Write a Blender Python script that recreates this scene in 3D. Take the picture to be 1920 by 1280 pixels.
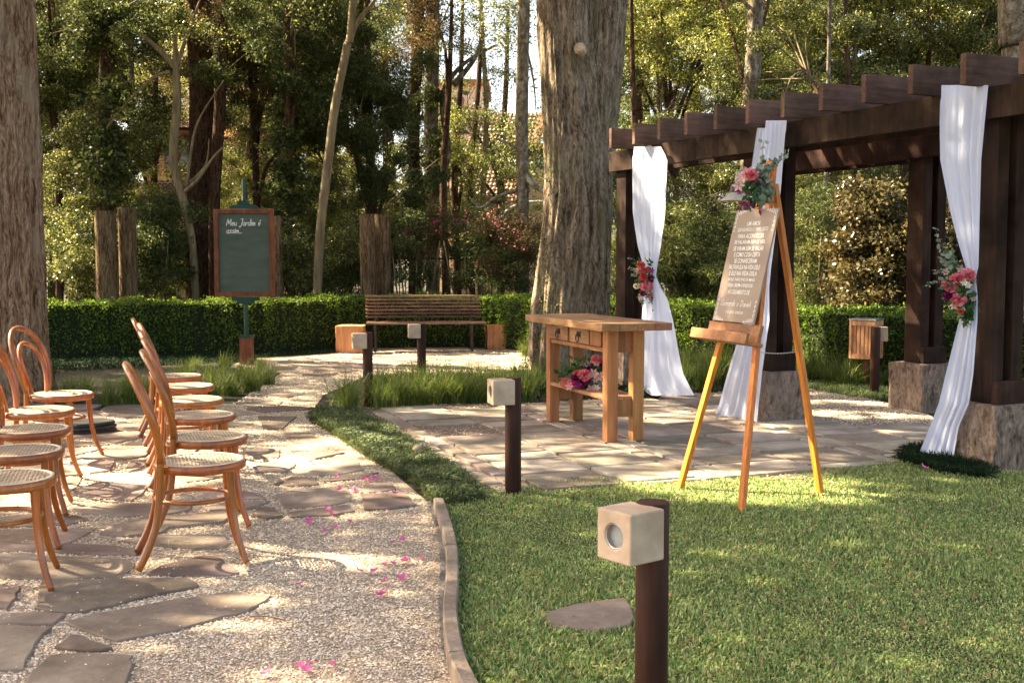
import bpy, bmesh, math, random
import numpy as np
from mathutils import Vector, Matrix, noise as mn
R = math.radians
random.seed(7); rng = np.random.default_rng(7)
for o in list(bpy.data.objects): bpy.data.objects.remove(o)
SC = bpy.context.scene
COL = SC.collection

# ------------------------------------------------------------------ camera
EYE = 1.4; FPX = 2150.0; PITCH = math.atan(155/2150)
cam_d = bpy.data.cameras.new('camera'); cam = bpy.data.objects.new('camera', cam_d); COL.objects.link(cam)
cam.location = (0, 0, EYE); cam.rotation_euler = (R(90)-PITCH, 0, 0)
cam_d.sensor_width = 36; cam_d.lens = 36*FPX/1920; cam_d.clip_end = 900; cam_d.clip_start = .05
cam_d.dof.use_dof = True; cam_d.dof.focus_distance = 6.8; cam_d.dof.aperture_fstop = 14
SC.camera = cam

# ------------------------------------------------------------------ light
SUND = Vector((.48, -.18, -.45)).normalized()          # the way the sunlight travels
w = bpy.data.worlds.new('World'); SC.world = w; w.use_nodes = True
nt = w.node_tree; nt.nodes.clear()
wo = nt.nodes.new('ShaderNodeOutputWorld'); bg = nt.nodes.new('ShaderNodeBackground'); sk = nt.nodes.new('ShaderNodeTexSky')
sk.sky_type = 'NISHITA'; sk.sun_disc = False
sk.sun_elevation = math.asin(-SUND.z); sk.sun_rotation = math.atan2(-SUND.x, -SUND.y)
sk.air_density = .65; sk.dust_density = 2.6; sk.ozone_density = 0
tint = nt.nodes.new('ShaderNodeVectorMath'); tint.operation = 'MULTIPLY'; tint.inputs[1].default_value = (1.06, .94, .77)   # warm tint laid over the sky light, in place of white balance
nt.links.new(sk.outputs[0], tint.inputs[0]); nt.links.new(tint.outputs[0], bg.inputs[0]); bg.inputs[1].default_value = .10; nt.links.new(bg.outputs[0], wo.inputs[0])
sd = bpy.data.lights.new('sun', 'SUN'); sd.energy = 5.0; sd.angle = R(.5); sd.color = (1, .85, .60)
so = bpy.data.objects.new('sun', sd); COL.objects.link(so); so.rotation_euler = SUND.to_track_quat('-Z', 'Y').to_euler()
vs = SC.view_settings; vs.view_transform = 'Standard'; vs.look = 'None'; vs.gamma = 1; vs.exposure = 2.75
try: vs.use_curve_mapping = False
except Exception: pass
SC.cycles.max_bounces = 7; SC.cycles.transparent_max_bounces = 8; SC.cycles.transmission_bounces = 5
SC.cycles.diffuse_bounces = 4; SC.cycles.glossy_bounces = 2
SC.cycles.use_denoising = True; SC.cycles.sample_clamp_indirect = 6

# ------------------------------------------------------------------ survey helpers: bearings from the camera station to world points
def ray(u, v):
    x = (u-960)/FPX; y = (640-v)/FPX
    return (x, math.cos(PITCH)+y*math.sin(PITCH), -math.sin(PITCH)+y*math.cos(PITCH))
def G(u, v, z=0.0):
    d = ray(u, v); t = (z-EYE)/d[2]; return Vector((d[0]*t, d[1]*t, z))
def A(u, v, Y):
    d = ray(u, v); t = Y/d[1]; return Vector((d[0]*t, Y, EYE+d[2]*t))
def onplane(u, v, p, n):
    d = Vector(ray(u, v)); o = Vector((0, 0, EYE)); t = (Vector(p)-o).dot(n)/d.dot(n); return o+d*t

# ------------------------------------------------------------------ materials
MATS = {}
def nodes_of(m):
    m.use_nodes = True; t = m.node_tree; t.nodes.clear()
    out = t.nodes.new('ShaderNodeOutputMaterial'); return t, out
def col4(c): return (c[0], c[1], c[2], 1)
def mat(name, c1, c2=None, rough=.6, scale=6, stretch=(1, 1, 1), bump=.2, bscale=None, detail=6, c3=None, spec=.4, rnd=.0, island=False,
        coat=0, grain=None, coord='Object', bdist=.01, lo=.35, hi=.65, metal=0):
    if name in MATS: return MATS[name]
    m = bpy.data.materials.new(name); MATS[name] = m
    t, out = nodes_of(m); N = t.nodes.new; L = t.links.new
    p = N('ShaderNodeBsdfPrincipled'); L(p.outputs[0], out.inputs[0])
    p.inputs['Roughness'].default_value = rough; p.inputs['Specular IOR Level'].default_value = spec; p.inputs['Metallic'].default_value = metal
    if coat: p.inputs['Coat Weight'].default_value = coat; p.inputs['Coat Roughness'].default_value = .15
    tc = N('ShaderNodeTexCoord'); mp = N('ShaderNodeMapping'); L(tc.outputs[coord], mp.inputs[0])
    for i in range(3): mp.inputs['Scale'].default_value[i] = stretch[i]
    oi = N('ShaderNodeObjectInfo')
    vadd = N('ShaderNodeVectorMath'); vadd.operation = 'MULTIPLY_ADD'
    comb = N('ShaderNodeCombineXYZ')
    for i in range(3): L(oi.outputs['Random'], comb.inputs[i])
    L(comb.outputs[0], vadd.inputs[0]); vadd.inputs[1].default_value = (37, 17, 53); L(mp.outputs[0], vadd.inputs[2])
    n1 = N('ShaderNodeTexNoise'); n1.inputs['Scale'].default_value = scale; n1.inputs['Detail'].default_value = detail
    n1.inputs['Roughness'].default_value = .62; L(vadd.outputs[0], n1.inputs['Vector'])
    cr = N('ShaderNodeValToRGB'); e = cr.color_ramp.elements
    e[0].position = lo; e[0].color = col4(c1); e[1].position = hi; e[1].color = col4(c2 or c1)
    if c3: x = e.new((lo+hi)/2+.02); x.color = col4(c3)
    L(n1.outputs[0], cr.inputs[0]); colr = cr.outputs[0]
    if grain:
        mp2 = N('ShaderNodeMapping'); L(vadd.outputs[0], mp2.inputs[0])
        for i in range(3): mp2.inputs['Scale'].default_value[i] = grain[i]
        n3 = N('ShaderNodeTexNoise'); n3.inputs['Scale'].default_value = 1; n3.inputs['Detail'].default_value = 5; L(mp2.outputs[0], n3.inputs['Vector'])
        mr = N('ShaderNodeMapRange'); mr.inputs[1].default_value = .3; mr.inputs[2].default_value = .7; mr.inputs[3].default_value = .45 if 'bark' in name else .68; mr.inputs[4].default_value = 1.35 if 'bark' in name else 1.18
        L(n3.outputs[0], mr.inputs[0])
        mx = N('ShaderNodeVectorMath'); mx.operation = 'SCALE'; L(colr, mx.inputs[0]); L(mr.outputs[0], mx.inputs['Scale']); colr = mx.outputs[0]
    if rnd or island:
        src = N('ShaderNodeNewGeometry').outputs['Random Per Island'] if island else oi.outputs['Random']
        hs = N('ShaderNodeHueSaturation'); mr = N('ShaderNodeMapRange'); L(src, mr.inputs[0])
        mr.inputs[3].default_value = 1-rnd; mr.inputs[4].default_value = 1+rnd; L(mr.outputs[0], hs.inputs['Value'])
        mr2 = N('ShaderNodeMapRange'); wn = N('ShaderNodeTexWhiteNoise'); wn.noise_dimensions = '1D'; L(src, wn.inputs['W']); L(wn.outputs[0], mr2.inputs[0])
        mr2.inputs[3].default_value = .5-rnd*.06; mr2.inputs[4].default_value = .5+rnd*.06; L(mr2.outputs[0], hs.inputs['Hue'])
        L(colr, hs.inputs['Color']); colr = hs.outputs[0]
    L(colr, p.inputs['Base Color'])
    if bump:
        n2 = N('ShaderNodeTexNoise'); n2.inputs['Scale'].default_value = bscale or scale*3; n2.inputs['Detail'].default_value = 5; L(vadd.outputs[0], n2.inputs['Vector'])
        b = N('ShaderNodeBump'); b.inputs['Strength'].default_value = bump; b.inputs['Distance'].default_value = bdist
        L(n2.outputs[0], b.inputs['Height']); L(b.outputs[0], p.inputs['Normal'])
    return m

def leafmat(name, stops, trans=.45, rough=.5, spec=.22, k=1.0):
    stops = [tuple(min(.95, x*k) for x in q) for q in stops]
    """stops = colours spread over the random value of each leaf"""
    m = bpy.data.materials.new(name); MATS[name] = m
    t, out = nodes_of(m); N = t.nodes.new; L = t.links.new
    g = N('ShaderNodeNewGeometry'); cr = N('ShaderNodeValToRGB'); e = cr.color_ramp.elements
    e[0].position = 0; e[0].color = col4(stops[0]); e[1].position = 1; e[1].color = col4(stops[-1])
    for i, s in enumerate(stops[1:-1]): x = e.new((i+1)/(len(stops)-1)); x.color = col4(s)
    L(g.outputs['Random Per Island'], cr.inputs[0])
    p = N('ShaderNodeBsdfPrincipled'); p.inputs['Roughness'].default_value = rough; p.inputs['Specular IOR Level'].default_value = spec
    tb = N('ShaderNodeBsdfTranslucent'); hs = N('ShaderNodeHueSaturation')
    hs.inputs['Hue'].default_value = .485; hs.inputs['Saturation'].default_value = 1.1; hs.inputs['Value'].default_value = 1.5
    L(cr.outputs[0], p.inputs['Base Color']); L(cr.outputs[0], hs.inputs['Color']); L(hs.outputs[0], tb.inputs[0])
    mx = N('ShaderNodeMixShader'); mx.inputs[0].default_value = trans; L(p.outputs[0], mx.inputs[1]); L(tb.outputs[0], mx.inputs[2]); L(mx.outputs[0], out.inputs[0])
    return m

def barkmat(name, dark, mid, light, hs=26.0, zs=.22, lichen=None, ls=3.0, dist=.03):
    m = bpy.data.materials.new(name); MATS[name] = m; t, out = nodes_of(m); N = t.nodes.new; L = t.links.new
    p = N('ShaderNodeBsdfPrincipled'); p.inputs['Roughness'].default_value = .95; p.inputs['Specular IOR Level'].default_value = .08; L(p.outputs[0], out.inputs[0])
    tc = N('ShaderNodeTexCoord'); oi = N('ShaderNodeObjectInfo'); cb_ = N('ShaderNodeCombineXYZ'); L(oi.outputs['Random'], cb_.inputs[0]); L(oi.outputs['Random'], cb_.inputs[2])
    ad = N('ShaderNodeVectorMath'); ad.operation = 'MULTIPLY_ADD'; L(cb_.outputs[0], ad.inputs[0]); ad.inputs[1].default_value = (31, 1, 17); L(tc.outputs['Object'], ad.inputs[2])
    wr = N('ShaderNodeTexNoise'); wr.inputs['Scale'].default_value = 2.2; wr.inputs['Detail'].default_value = 3; L(ad.outputs[0], wr.inputs['Vector'])
    wv = N('ShaderNodeVectorMath'); wv.operation = 'MULTIPLY_ADD'; L(wr.outputs['Color'], wv.inputs[0]); wv.inputs[1].default_value = (.16, .16, .3); L(ad.outputs[0], wv.inputs[2])
    def nz(sx, sz, det, rough=.6):
        mp = N('ShaderNodeMapping'); mp.inputs['Scale'].default_value = (sx, sx, sx*sz); L(wv.outputs[0], mp.inputs[0]); n = N('ShaderNodeTexNoise'); n.inputs['Scale'].default_value = 1; n.inputs['Detail'].default_value = det; n.inputs['Roughness'].default_value = rough; L(mp.outputs[0], n.inputs['Vector']); return n.outputs[0]
    a = nz(hs, zs, 6); b = nz(hs*3.1, zs*1.6, 4); c = nz(ls, .6, 6)
    mx = N('ShaderNodeMath'); mx.operation = 'MULTIPLY_ADD'; L(b, mx.inputs[0]); mx.inputs[1].default_value = .45; 
    m2 = N('ShaderNodeMath'); m2.operation = 'MULTIPLY'; L(a, m2.inputs[0]); m2.inputs[1].default_value = .55; L(m2.outputs[0], mx.inputs[2])
    cr = N('ShaderNodeValToRGB'); e = cr.color_ramp.elements; e[0].position = .38; e[0].color = col4(dark); e[1].position = .62; e[1].color = col4(light); x = e.new(.48); x.color = col4(mid); L(mx.outputs[0], cr.inputs[0]); colr = cr.outputs[0]
    if lichen:
        lr = N('ShaderNodeValToRGB'); q = lr.color_ramp.elements; q[0].position = .52; q[0].color = (0, 0, 0, 1); q[1].position = .68; q[1].color = (.75, .75, .75, 1); L(c, lr.inputs[0])
        mi = N('ShaderNodeMix'); mi.data_type = 'RGBA'; L(lr.outputs[0], mi.inputs[0]); L(colr, mi.inputs[6]); mi.inputs[7].default_value = col4(lichen); colr = mi.outputs[2]
    L(colr, p.inputs['Base Color'])
    bp_ = N('ShaderNodeBump'); bp_.inputs['Strength'].default_value = 1; bp_.inputs['Distance'].default_value = dist; L(mx.outputs[0], bp_.inputs['Height']); L(bp_.outputs[0], p.inputs['Normal']); return m

# ------------------------------------------------------------------ objects
def tag(o, label=None, cat=None, group=None, kind=None):
    if label: o['label'] = label
    if cat: o['category'] = cat
    if group: o['group'] = group
    if kind: o['kind'] = kind
    return o
def thing(name, label, cat, loc=(0, 0, 0), rz=0, group=None):
    o = bpy.data.objects.new(name, None); COL.objects.link(o); o.location = loc; o.rotation_euler = (0, 0, rz)
    o.empty_display_size = .1
    return tag(o, label, cat, group)
def link(name, me, parent=None, loc=None, rot=None, scale=None):
    o = bpy.data.objects.new(name, me); COL.objects.link(o)
    if parent: o.parent = parent
    if loc is not None: o.location = loc
    if rot is not None: o.rotation_euler = rot
    if scale is not None: o.scale = scale if hasattr(scale, '__len__') else (scale,)*3
    return o
def kids(o): return [c for c in bpy.data.objects if c.parent == o]
def copy_tree(o, parent=None, kd=None):
    c = o.copy(); COL.objects.link(c)
    if parent: c.parent = parent
    for k in kids(o): copy_tree(k, c)
    return c

def fast_mesh(name, V, F, m=None, smooth=False):
    """V (n,3) F (k,3|4) numpy"""
    V = np.asarray(V, dtype=np.float32); F = np.asarray(F, dtype=np.int32); k = F.shape[1]
    me = bpy.data.meshes.new(name)
    me.vertices.add(len(V)); me.vertices.foreach_set('co', V.ravel())
    me.loops.add(F.size); me.loops.foreach_set('vertex_index', F.ravel())
    me.polygons.add(len(F)); me.polygons.foreach_set('loop_start', np.arange(0, F.size, k, dtype=np.int32))
    me.polygons.foreach_set('loop_total', np.full(len(F), k, dtype=np.int32))
    if smooth: me.polygons.foreach_set('use_smooth', np.ones(len(F), dtype=bool))
    me.update(calc_edges=True)
    if m: me.materials.append(m)
    return me

class MB:
    def __init__(s): s.v = []; s.f = []; s.mi = []; s.cur = 0
    def add(s, vs_, fs_):
        b = len(s.v); s.v += [tuple(x) for x in vs_]; s.f += [tuple(b+i for i in f) for f in fs_]; s.mi += [s.cur]*len(fs_)
    def box(s, c, d, rot=None, taper=1, M=None):
        hx, hy, hz = d[0]/2, d[1]/2, d[2]/2
        P = [Vector((x*hx*(taper if z > 0 else 1), y*hy*(taper if z > 0 else 1), z*hz)) for z in (-1, 1) for x, y in ((-1, -1), (1, -1), (1, 1), (-1, 1))]
        if rot is not None:
            Q = Matrix.Rotation(rot, 3, 'Z') if not isinstance(rot, Matrix) else rot; P = [Q @ p for p in P]
        P = [p+Vector(c) for p in P]
        if M is not None: P = [M @ p for p in P]
        s.add(P, [(3, 2, 1, 0), (4, 5, 6, 7), (0, 1, 5, 4), (1, 2, 6, 5), (2, 3, 7, 6), (3, 0, 4, 7)]); return s
    def beam(s, a, b, wd, ht, up=(0, 0, 1)):
        a = Vector(a); b = Vector(b); d = (b-a); x = d.normalized(); y = Vector(up).cross(x).normalized(); z = x.cross(y)
        P = []
        for e in (a, b):
            for i, j in ((-1, -1), (1, -1), (1, 1), (-1, 1)): P.append(e+y*(i*wd/2)+z*(j*ht/2))
        s.add(P, [(3, 2, 1, 0), (4, 5, 6, 7), (0, 1, 5, 4), (1, 2, 6, 5), (2, 3, 7, 6), (3, 0, 4, 7)]); return s
    def tube(s, pts, rad, n=8, cap=True, closed=False, flat=1.0, up=None):
        pts = [Vector(p) for p in pts]; m = len(pts)
        if not hasattr(rad, '__len__'): rad = [rad]*m
        b = len(s.v); prev = None
        for i, p in enumerate(pts):
            if closed: t = pts[(i+1) % m]-pts[i-1]
            else: t = pts[min(i+1, m-1)]-pts[max(i-1, 0)]
            t.normalize()
            if up is not None: u = Vector(up)
            elif prev is None: u = Vector((0, 0, 1)) if abs(t.z) < .9 else Vector((1, 0, 0))
            else: u = prev
            x = (u - t*u.dot(t)).normalized(); y = t.cross(x); prev = x
            for k in range(n):
                a = 2*math.pi*k/n; s.v.append(tuple(p+(x*math.cos(a)*flat+y*math.sin(a))*rad[i]))
        rng_ = range(m if closed else m-1)
        for i in rng_:
            for k in range(n):
                j = (i+1) % m
                s.f.append((b+i*n+k, b+i*n+(k+1) % n, b+j*n+(k+1) % n, b+j*n+k)); s.mi.append(s.cur)
        if cap and not closed:
            s.f.append(tuple(b+k for k in reversed(range(n)))); s.f.append(tuple(b+(m-1)*n+k for k in range(n))); s.mi += [s.cur]*2
        return s
    def lathe(s, prof, n=24, c=(0, 0, 0), closed=False):
        b = len(s.v)
        for r, z in prof:
            for k in range(n):
                a = 2*math.pi*k/n; s.v.append((c[0]+r*math.cos(a), c[1]+r*math.sin(a), c[2]+z))
        m = len(prof)
        for i in range(m if closed else m-1):
            j = (i+1) % m
            for k in range(n): s.f.append((b+i*n+k, b+i*n+(k+1) % n, b+j*n+(k+1) % n, b+j*n+k)); s.mi.append(s.cur)
        return s
    def prism(s, poly, z0, z1, inset=0, jig=0):
        n = len(poly); c = Vector((sum(p[0] for p in poly)/n, sum(p[1] for p in poly)/n, 0))
        lo = [Vector((p[0], p[1], z0)) for p in poly]; 
        mid = [Vector((p[0], p[1], z1-inset)) for p in poly]
        hi = []
        for p in poly:
            q = Vector((p[0], p[1], 0)); d = (c-q); d = d.normalized()*inset if d.length > 1e-6 else d
            hi.append(Vector((q.x+d.x, q.y+d.y, z1)))
        s.add(lo+mid+hi, [tuple(range(2*n, 3*n))]+[(i, (i+1) % n, n+(i+1) % n, n+i) for i in range(n)]+[(n+i, n+(i+1) % n, 2*n+(i+1) % n, 2*n+i) for i in range(n)])
        return s
    def mesh(s, name, m, smooth=False):
        me = bpy.data.meshes.new(name); me.from_pydata(s.v, [], s.f)
        for x in (m if isinstance(m, (list, tuple)) else [m]): me.materials.append(x)
        if isinstance(m, (list, tuple)) and len(m) > 1: me.polygons.foreach_set('material_index', s.mi)
        if smooth: me.polygons.foreach_set('use_smooth', [True]*len(me.polygons))
        me.update(); return me
    def build(s, name, m, parent=None, smooth=False, bevel=0, loc=None, rot=None, auto=False):
        o = link(name, s.mesh(name, m, smooth), parent, loc, rot)
        if bevel:
            b = o.modifiers.new('bevel', 'BEVEL'); b.width = bevel; b.segments = 2; b.limit_method = 'ANGLE'
        return o

def inpoly(x, y, poly):
    x = np.asarray(x); y = np.asarray(y); r = np.zeros(x.shape, bool); n = len(poly); j = n-1
    for i in range(n):
        xi, yi = poly[i][0], poly[i][1]; xj, yj = poly[j][0], poly[j][1]
        c = ((yi > y) != (yj > y)) & (x < (xj-xi)*(y-yi)/((yj-yi) or 1e-9)+xi); r ^= c; j = i
    return r
def sheet(name, poly, z, m, label=None, kind='structure', parent=None):
    me = bpy.data.meshes.new(name); bm = bmesh.new()
    f = bm.faces.new([bm.verts.new((p[0], p[1], z)) for p in poly]); bmesh.ops.triangulate(bm, faces=[f]); bmesh.ops.recalc_face_normals(bm, faces=bm.faces)
    for f in bm.faces:
        if f.normal.z < 0: f.normal_flip()
    bm.to_mesh(me); bm.free(); me.materials.append(m); o = link(name, me, parent)
    if kind: o['kind'] = kind
    if label: o['label'] = label
    return o
def scatter_pts(poly, n, dens=None):
    xs = [p[0] for p in poly]; ys = [p[1] for p in poly]; ox = []; oy = []; got = 0
    while got < n:
        x = rng.uniform(min(xs), max(xs), n*2); y = rng.uniform(min(ys), max(ys), n*2)
        k = inpoly(x, y, poly)
        if dens is not None: k &= rng.random(len(x)) < dens(x, y)
        ox.append(x[k]); oy.append(y[k]); got += k.sum()
        if k.sum() == 0: break
    return np.concatenate(ox)[:n], np.concatenate(oy)[:n]

def rand_frames(n, tilt=1.0):
    """random orthonormal frames; tilt<1 keeps the leaf normals closer to up"""
    nrm = rng.normal(size=(n, 3)); nrm[:, 2] = np.abs(nrm[:, 2])/max(tilt, .05); nrm /= np.linalg.norm(nrm, axis=1)[:, None]
    a = rng.normal(size=(n, 3)); a -= (a*nrm).sum(1)[:, None]*nrm; a /= np.linalg.norm(a, axis=1)[:, None]
    return a, np.cross(nrm, a), nrm
def leaves(P, size, aspect=.5, tilt=1.0, droop=0, var=.35, sides=4):
    n = len(P); a, b, nn = rand_frames(n, tilt)
    if droop: a[:, 2] -= droop; a /= np.linalg.norm(a, axis=1)[:, None]
    s = size*(1+rng.uniform(-var, var, n))[:, None]
    base = P; tip = P+a*s; mid = P+a*s*.45
    l = mid+b*s*aspect*.5+nn*s*.1; r = mid-b*s*aspect*.5+nn*s*.1
    V = np.stack([base, r, tip, l], 1).reshape(-1, 3); F = np.arange(4*n).reshape(-1, 4)
    return V, F

# ------------------------------------------------------------------ material palette
M = {}
M['cane_wood'] = mat('bentwood', (.23, .058, .005), (.42, .120, .012), rough=.28, scale=5, stretch=(1, 1, .3), bump=.05, spec=.5, rnd=.14, coat=.5, grain=(40, 40, 8))
M['cane'] = mat('cane', (.72, .58, .40), (.85, .72, .54), rough=.55, scale=30, bump=.1)
M['table_wood'] = mat('rustic_wood', (.20, .07, .022), (.40, .165, .058), rough=.55, scale=3.5, stretch=(1, 1, .35), bump=.3, bscale=40, grain=(30, 30, 5), rnd=.18, c3=(.35, .145, .05))
M['table_top'] = mat('rustic_top_wood', (.24, .11, .045), (.48, .25, .11), rough=.5, scale=3, bump=.3, bscale=30, grain=(7, 50, 50), rnd=.2)
M['easel_wood'] = mat('easel_pine', (.48, .135, .010), (.66, .215, .02), rough=.42, scale=5, stretch=(1, 1, .2), bump=.05, grain=(60, 60, 5), rnd=.1)
M['tray_wood'] = mat('stained_tray', (.20, .08, .03), (.42, .17, .055), rough=.5, scale=4, bump=.1, grain=(6, 60, 60))
M['sign_wood'] = mat('sign_panel', (.25, .185, .135), (.35, .265, .20), rough=.5, scale=3, stretch=(1, 1, 6), bump=.05, lo=.3, hi=.7)
M['white_paint'] = mat('white_lettering', (.85, .83, .8), rough=.5, bump=0)
M['pergola'] = mat('dark_stained_timber', (.018, .0085, .0055), (.058, .030, .019), rough=.75, scale=3, bump=.35, bscale=60, grain=(30, 30, 3), rnd=.25, spec=.12)
M['rafter'] = mat('rafter_timber', (.09, .050, .035), (.18, .105, .073), spec=.12, rough=.8, scale=3, bump=.35, bscale=50, grain=(3, 40, 40), rnd=.15)
M['bench_wood'] = mat('bench_slat_wood', (.13, .065, .045), (.27, .15, .10), rough=.45, scale=4, bump=.2, grain=(4, 60, 60), rnd=.35)
M['iron'] = mat('dark_iron', (.035, .028, .022), (.06, .045, .035), rough=.5, scale=20, metal=.5)
M['concrete'] = barkmat('rough_cement', (.07, .047, .034), (.22, .155, .115), (.40, .30, .23), 15, .28, (.26, .20, .16), 5, .05)
M['post_round'] = mat('bollard_wood', (.03, .011, .006), (.068, .026, .015), spec=.2, rough=.6, scale=5, stretch=(1, 1, .3), bump=.2, grain=(40, 40, 4))
M['lamp_block'] = mat('cream_cast_block', (.40, .29, .20), (.56, .43, .31), rough=.85, scale=7, bump=.4, bscale=60, bdist=.004, spec=.15, c3=(.50, .38, .27), detail=12)
M['glass'] = mat('frosted_lens', (.22, .23, .22), (.42, .43, .42), rough=.25, scale=15, bump=.05, spec=.6)
M['slab'] = mat('sandstone_slab', (.24, .185, .14), (.46, .385, .31), rough=.9, scale=3, bump=.5, bscale=30, rnd=.3, c3=(.35, .285, .225), spec=.15, detail=12)
M['slab2'] = mat('flagstone_stone', (.165, .120, .092), (.34, .265, .21), rough=.9, scale=2.6, bump=.7, bscale=26, rnd=.26, c3=(.25, .19, .15), spec=.15, detail=12)
M['kerb'] = mat('kerb_stone', (.19, .14, .10), (.36, .28, .21), rough=.9, scale=7, bump=.7, bscale=50)
M['curtain'] = None
M['green_metal'] = mat('green_enamel', (.006, .036, .024), (.011, .06, .04), rough=.4, scale=10)
M['chalk'] = mat('chalkboard_face', (.062, .088, .066), (.088, .115, .088), rough=.8, scale=3, stretch=(1, 1, 4), bump=.05)
M['mahogany'] = mat('red_brown_frame', (.13, .042, .018), (.23, .078, .036), rough=.5, scale=6, grain=(30, 30, 5), spec=.2)
M['log_cut'] = mat('sawn_log', (.42, .16, .06), (.66, .31, .14), rough=.7, scale=3, stretch=(1, 1, .4), bump=.2, grain=(20, 20, 4))
M['knot'] = mat('pale_cut_wood', (.40, .27, .17), (.60, .44, .30), rough=.8, scale=14, bump=.5)
M['bin_wood'] = mat('bin_wood', (.55, .24, .10), (.72, .36, .17), rough=.6, scale=6, grain=(30, 30, 6))
M['grey_metal'] = mat('brushed_grey_metal', (.30, .29, .27), (.45, .43, .40), rough=.35, scale=10, metal=.8)
M['bronze'] = mat('lamp_enamel', (.40, .34, .27), (.62, .55, .45), rough=.35, scale=8, metal=.2)
M['bronze_dark'] = mat('lamp_neck', (.05, .035, .025), (.09, .06, .045), rough=.35, scale=8, metal=.4)
M['stem'] = mat('brown_stem', (.10, .04, .02), (.2, .09, .04), rough=.7, scale=10)
M['bark'] = barkmat('cypress_bark', (.045, .030, .018), (.20, .145, .098), (.42, .34, .25), 20, .16, (.20, .19, .095), 2.4, .06)
M['bark_left'] = barkmat('reddish_fibrous_bark', (.055, .028, .015), (.21, .13, .08), (.42, .31, .21), 26, .11, (.33, .28, .19), 2.0, .05)
M['bark_grey'] = barkmat('grey_smooth_bark', (.06, .042, .028), (.16, .125, .085), (.30, .26, .20), 14, .6, (.42, .40, .33), 7, .02)
M['bark_dark'] = barkmat('dark_ridged_bark', (.018, .010, .007), (.07, .038, .024), (.15, .09, .06), 26, .25, None, 3, .04)
M['bark_twig'] = mat('olive_stem_bark', (.12, .09, .05), (.27, .21, .12), rough=.9, scale=6, stretch=(3, 3, .4), bump=.5)
M['moss'] = leafmat('moss_green', [(.03, .05, .01), (.10, .13, .03), (.16, .17, .05)], trans=.2, rough=.9)
M['log_post'] = barkmat('weathered_log', (.035, .020, .010), (.12, .078, .042), (.25, .175, .10), 24, .08, None, 3, .03)
M['mulch'] = mat('garden_soil', (.020, .013, .008), (.075, .05, .028), rough=1, scale=1.2, bump=1, bscale=18, bdist=.05, c3=(.03, .033, .012), detail=12)
M['gravelbase'] = mat('gravel_bed', (.26, .195, .13), (.62, .49, .36), rough=.95, scale=60, bump=1, bscale=120, bdist=.012, detail=4, c3=(.43, .335, .24), spec=.1)
M['joint'] = mat('sandy_joint', (.10, .066, .045), (.27, .185, .135), rough=1, scale=24, bump=1, bscale=90, bdist=.012, c3=(.27, .185, .14))
M['pebble'] = mat('pebbles', (.58, .44, .31), (.80, .67, .52), rough=.8, scale=20, bump=0, rnd=.42, island=True, spec=.2)
M['pebble_grey'] = mat('dark_pebbles', (.15, .14, .13), (.26, .23, .2), rough=.85, scale=20, bump=0, rnd=.35, island=True)
M['lawnbase'] = mat('lawn_soil', (.035, .042, .014), (.075, .085, .03), rough=1, scale=12, bump=1, bscale=60, bdist=.02)
M['lawn'] = leafmat('lawn_blades', [(.024, .042, .012), (.050, .080, .024), (.090, .125, .038), (.045, .070, .022), (.19, .20, .085), (.062, .092, .030), (.15, .12, .06), (.022, .038, .012)], trans=.32, rough=.5, k=3.5)
M['straw'] = leafmat('dry_leaf', [(.20, .10, .05), (.34, .19, .10), (.26, .17, .08)], trans=.2)
M['tuft'] = leafmat('sedge_blades', [(.035, .065, .012), (.075, .115, .022), (.13, .175, .04), (.06, .095, .02), (.20, .21, .08), (.04, .07, .014)], trans=.45, k=1.35)
M['mondo'] = leafmat('mondo_blades', [(.016, .030, .014), (.035, .055, .022), (.075, .095, .035), (.11, .12, .05), (.026, .042, .018)], trans=.25, k=1.85)
M['mondo_dark'] = leafmat('mondo_dark_blades', [(.010, .022, .010), (.018, .036, .016), (.03, .05, .022)], trans=.15, rough=.8, spec=.1)
M['box'] = leafmat('hedge_leaf', [(.012, .026, .005), (.03, .058, .009), (.06, .10, .014), (.11, .15, .022), (.02, .04, .008)], trans=.35, k=1.9)
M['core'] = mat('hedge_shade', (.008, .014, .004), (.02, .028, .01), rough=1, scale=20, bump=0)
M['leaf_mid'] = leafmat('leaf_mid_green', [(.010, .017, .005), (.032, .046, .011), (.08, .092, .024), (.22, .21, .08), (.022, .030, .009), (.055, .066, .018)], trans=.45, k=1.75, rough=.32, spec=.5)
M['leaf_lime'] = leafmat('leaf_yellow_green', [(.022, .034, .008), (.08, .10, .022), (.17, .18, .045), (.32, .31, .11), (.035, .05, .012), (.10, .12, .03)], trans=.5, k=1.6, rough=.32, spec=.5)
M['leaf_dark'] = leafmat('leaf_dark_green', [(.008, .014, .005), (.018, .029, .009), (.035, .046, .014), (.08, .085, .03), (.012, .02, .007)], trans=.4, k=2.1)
M['leaf_brown'] = leafmat('leaf_bronze', [(.015, .016, .006), (.06, .055, .018), (.14, .115, .04), (.035, .045, .012), (.26, .21, .09), (.09, .055, .022), (.02, .022, .008)], trans=.3, rough=.32, spec=.5)
M['leaf_rust'] = leafmat('leaf_rust', [(.05, .032, .014), (.12, .08, .035), (.07, .065, .022), (.20, .14, .065), (.03, .035, .012)], trans=.4)
M['euc'] = leafmat('eucalyptus_leaf', [(.14, .19, .14), (.22, .28, .21), (.30, .36, .28)], trans=.2)
M['greens'] = leafmat('bouquet_leaf', [(.015, .05, .015), (.03, .08, .02), (.06, .12, .035)], trans=.25, rough=.35, k=1.4)
M['pink'] = leafmat('pink_petal', [(.62, .13, .18), (.78, .28, .31), (.84, .50, .50)], trans=.3, rough=.7, spec=.1)
M['coral'] = leafmat('coral_petal', [(.58, .09, .08), (.70, .18, .13), (.78, .30, .24)], trans=.3, rough=.6)
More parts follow.
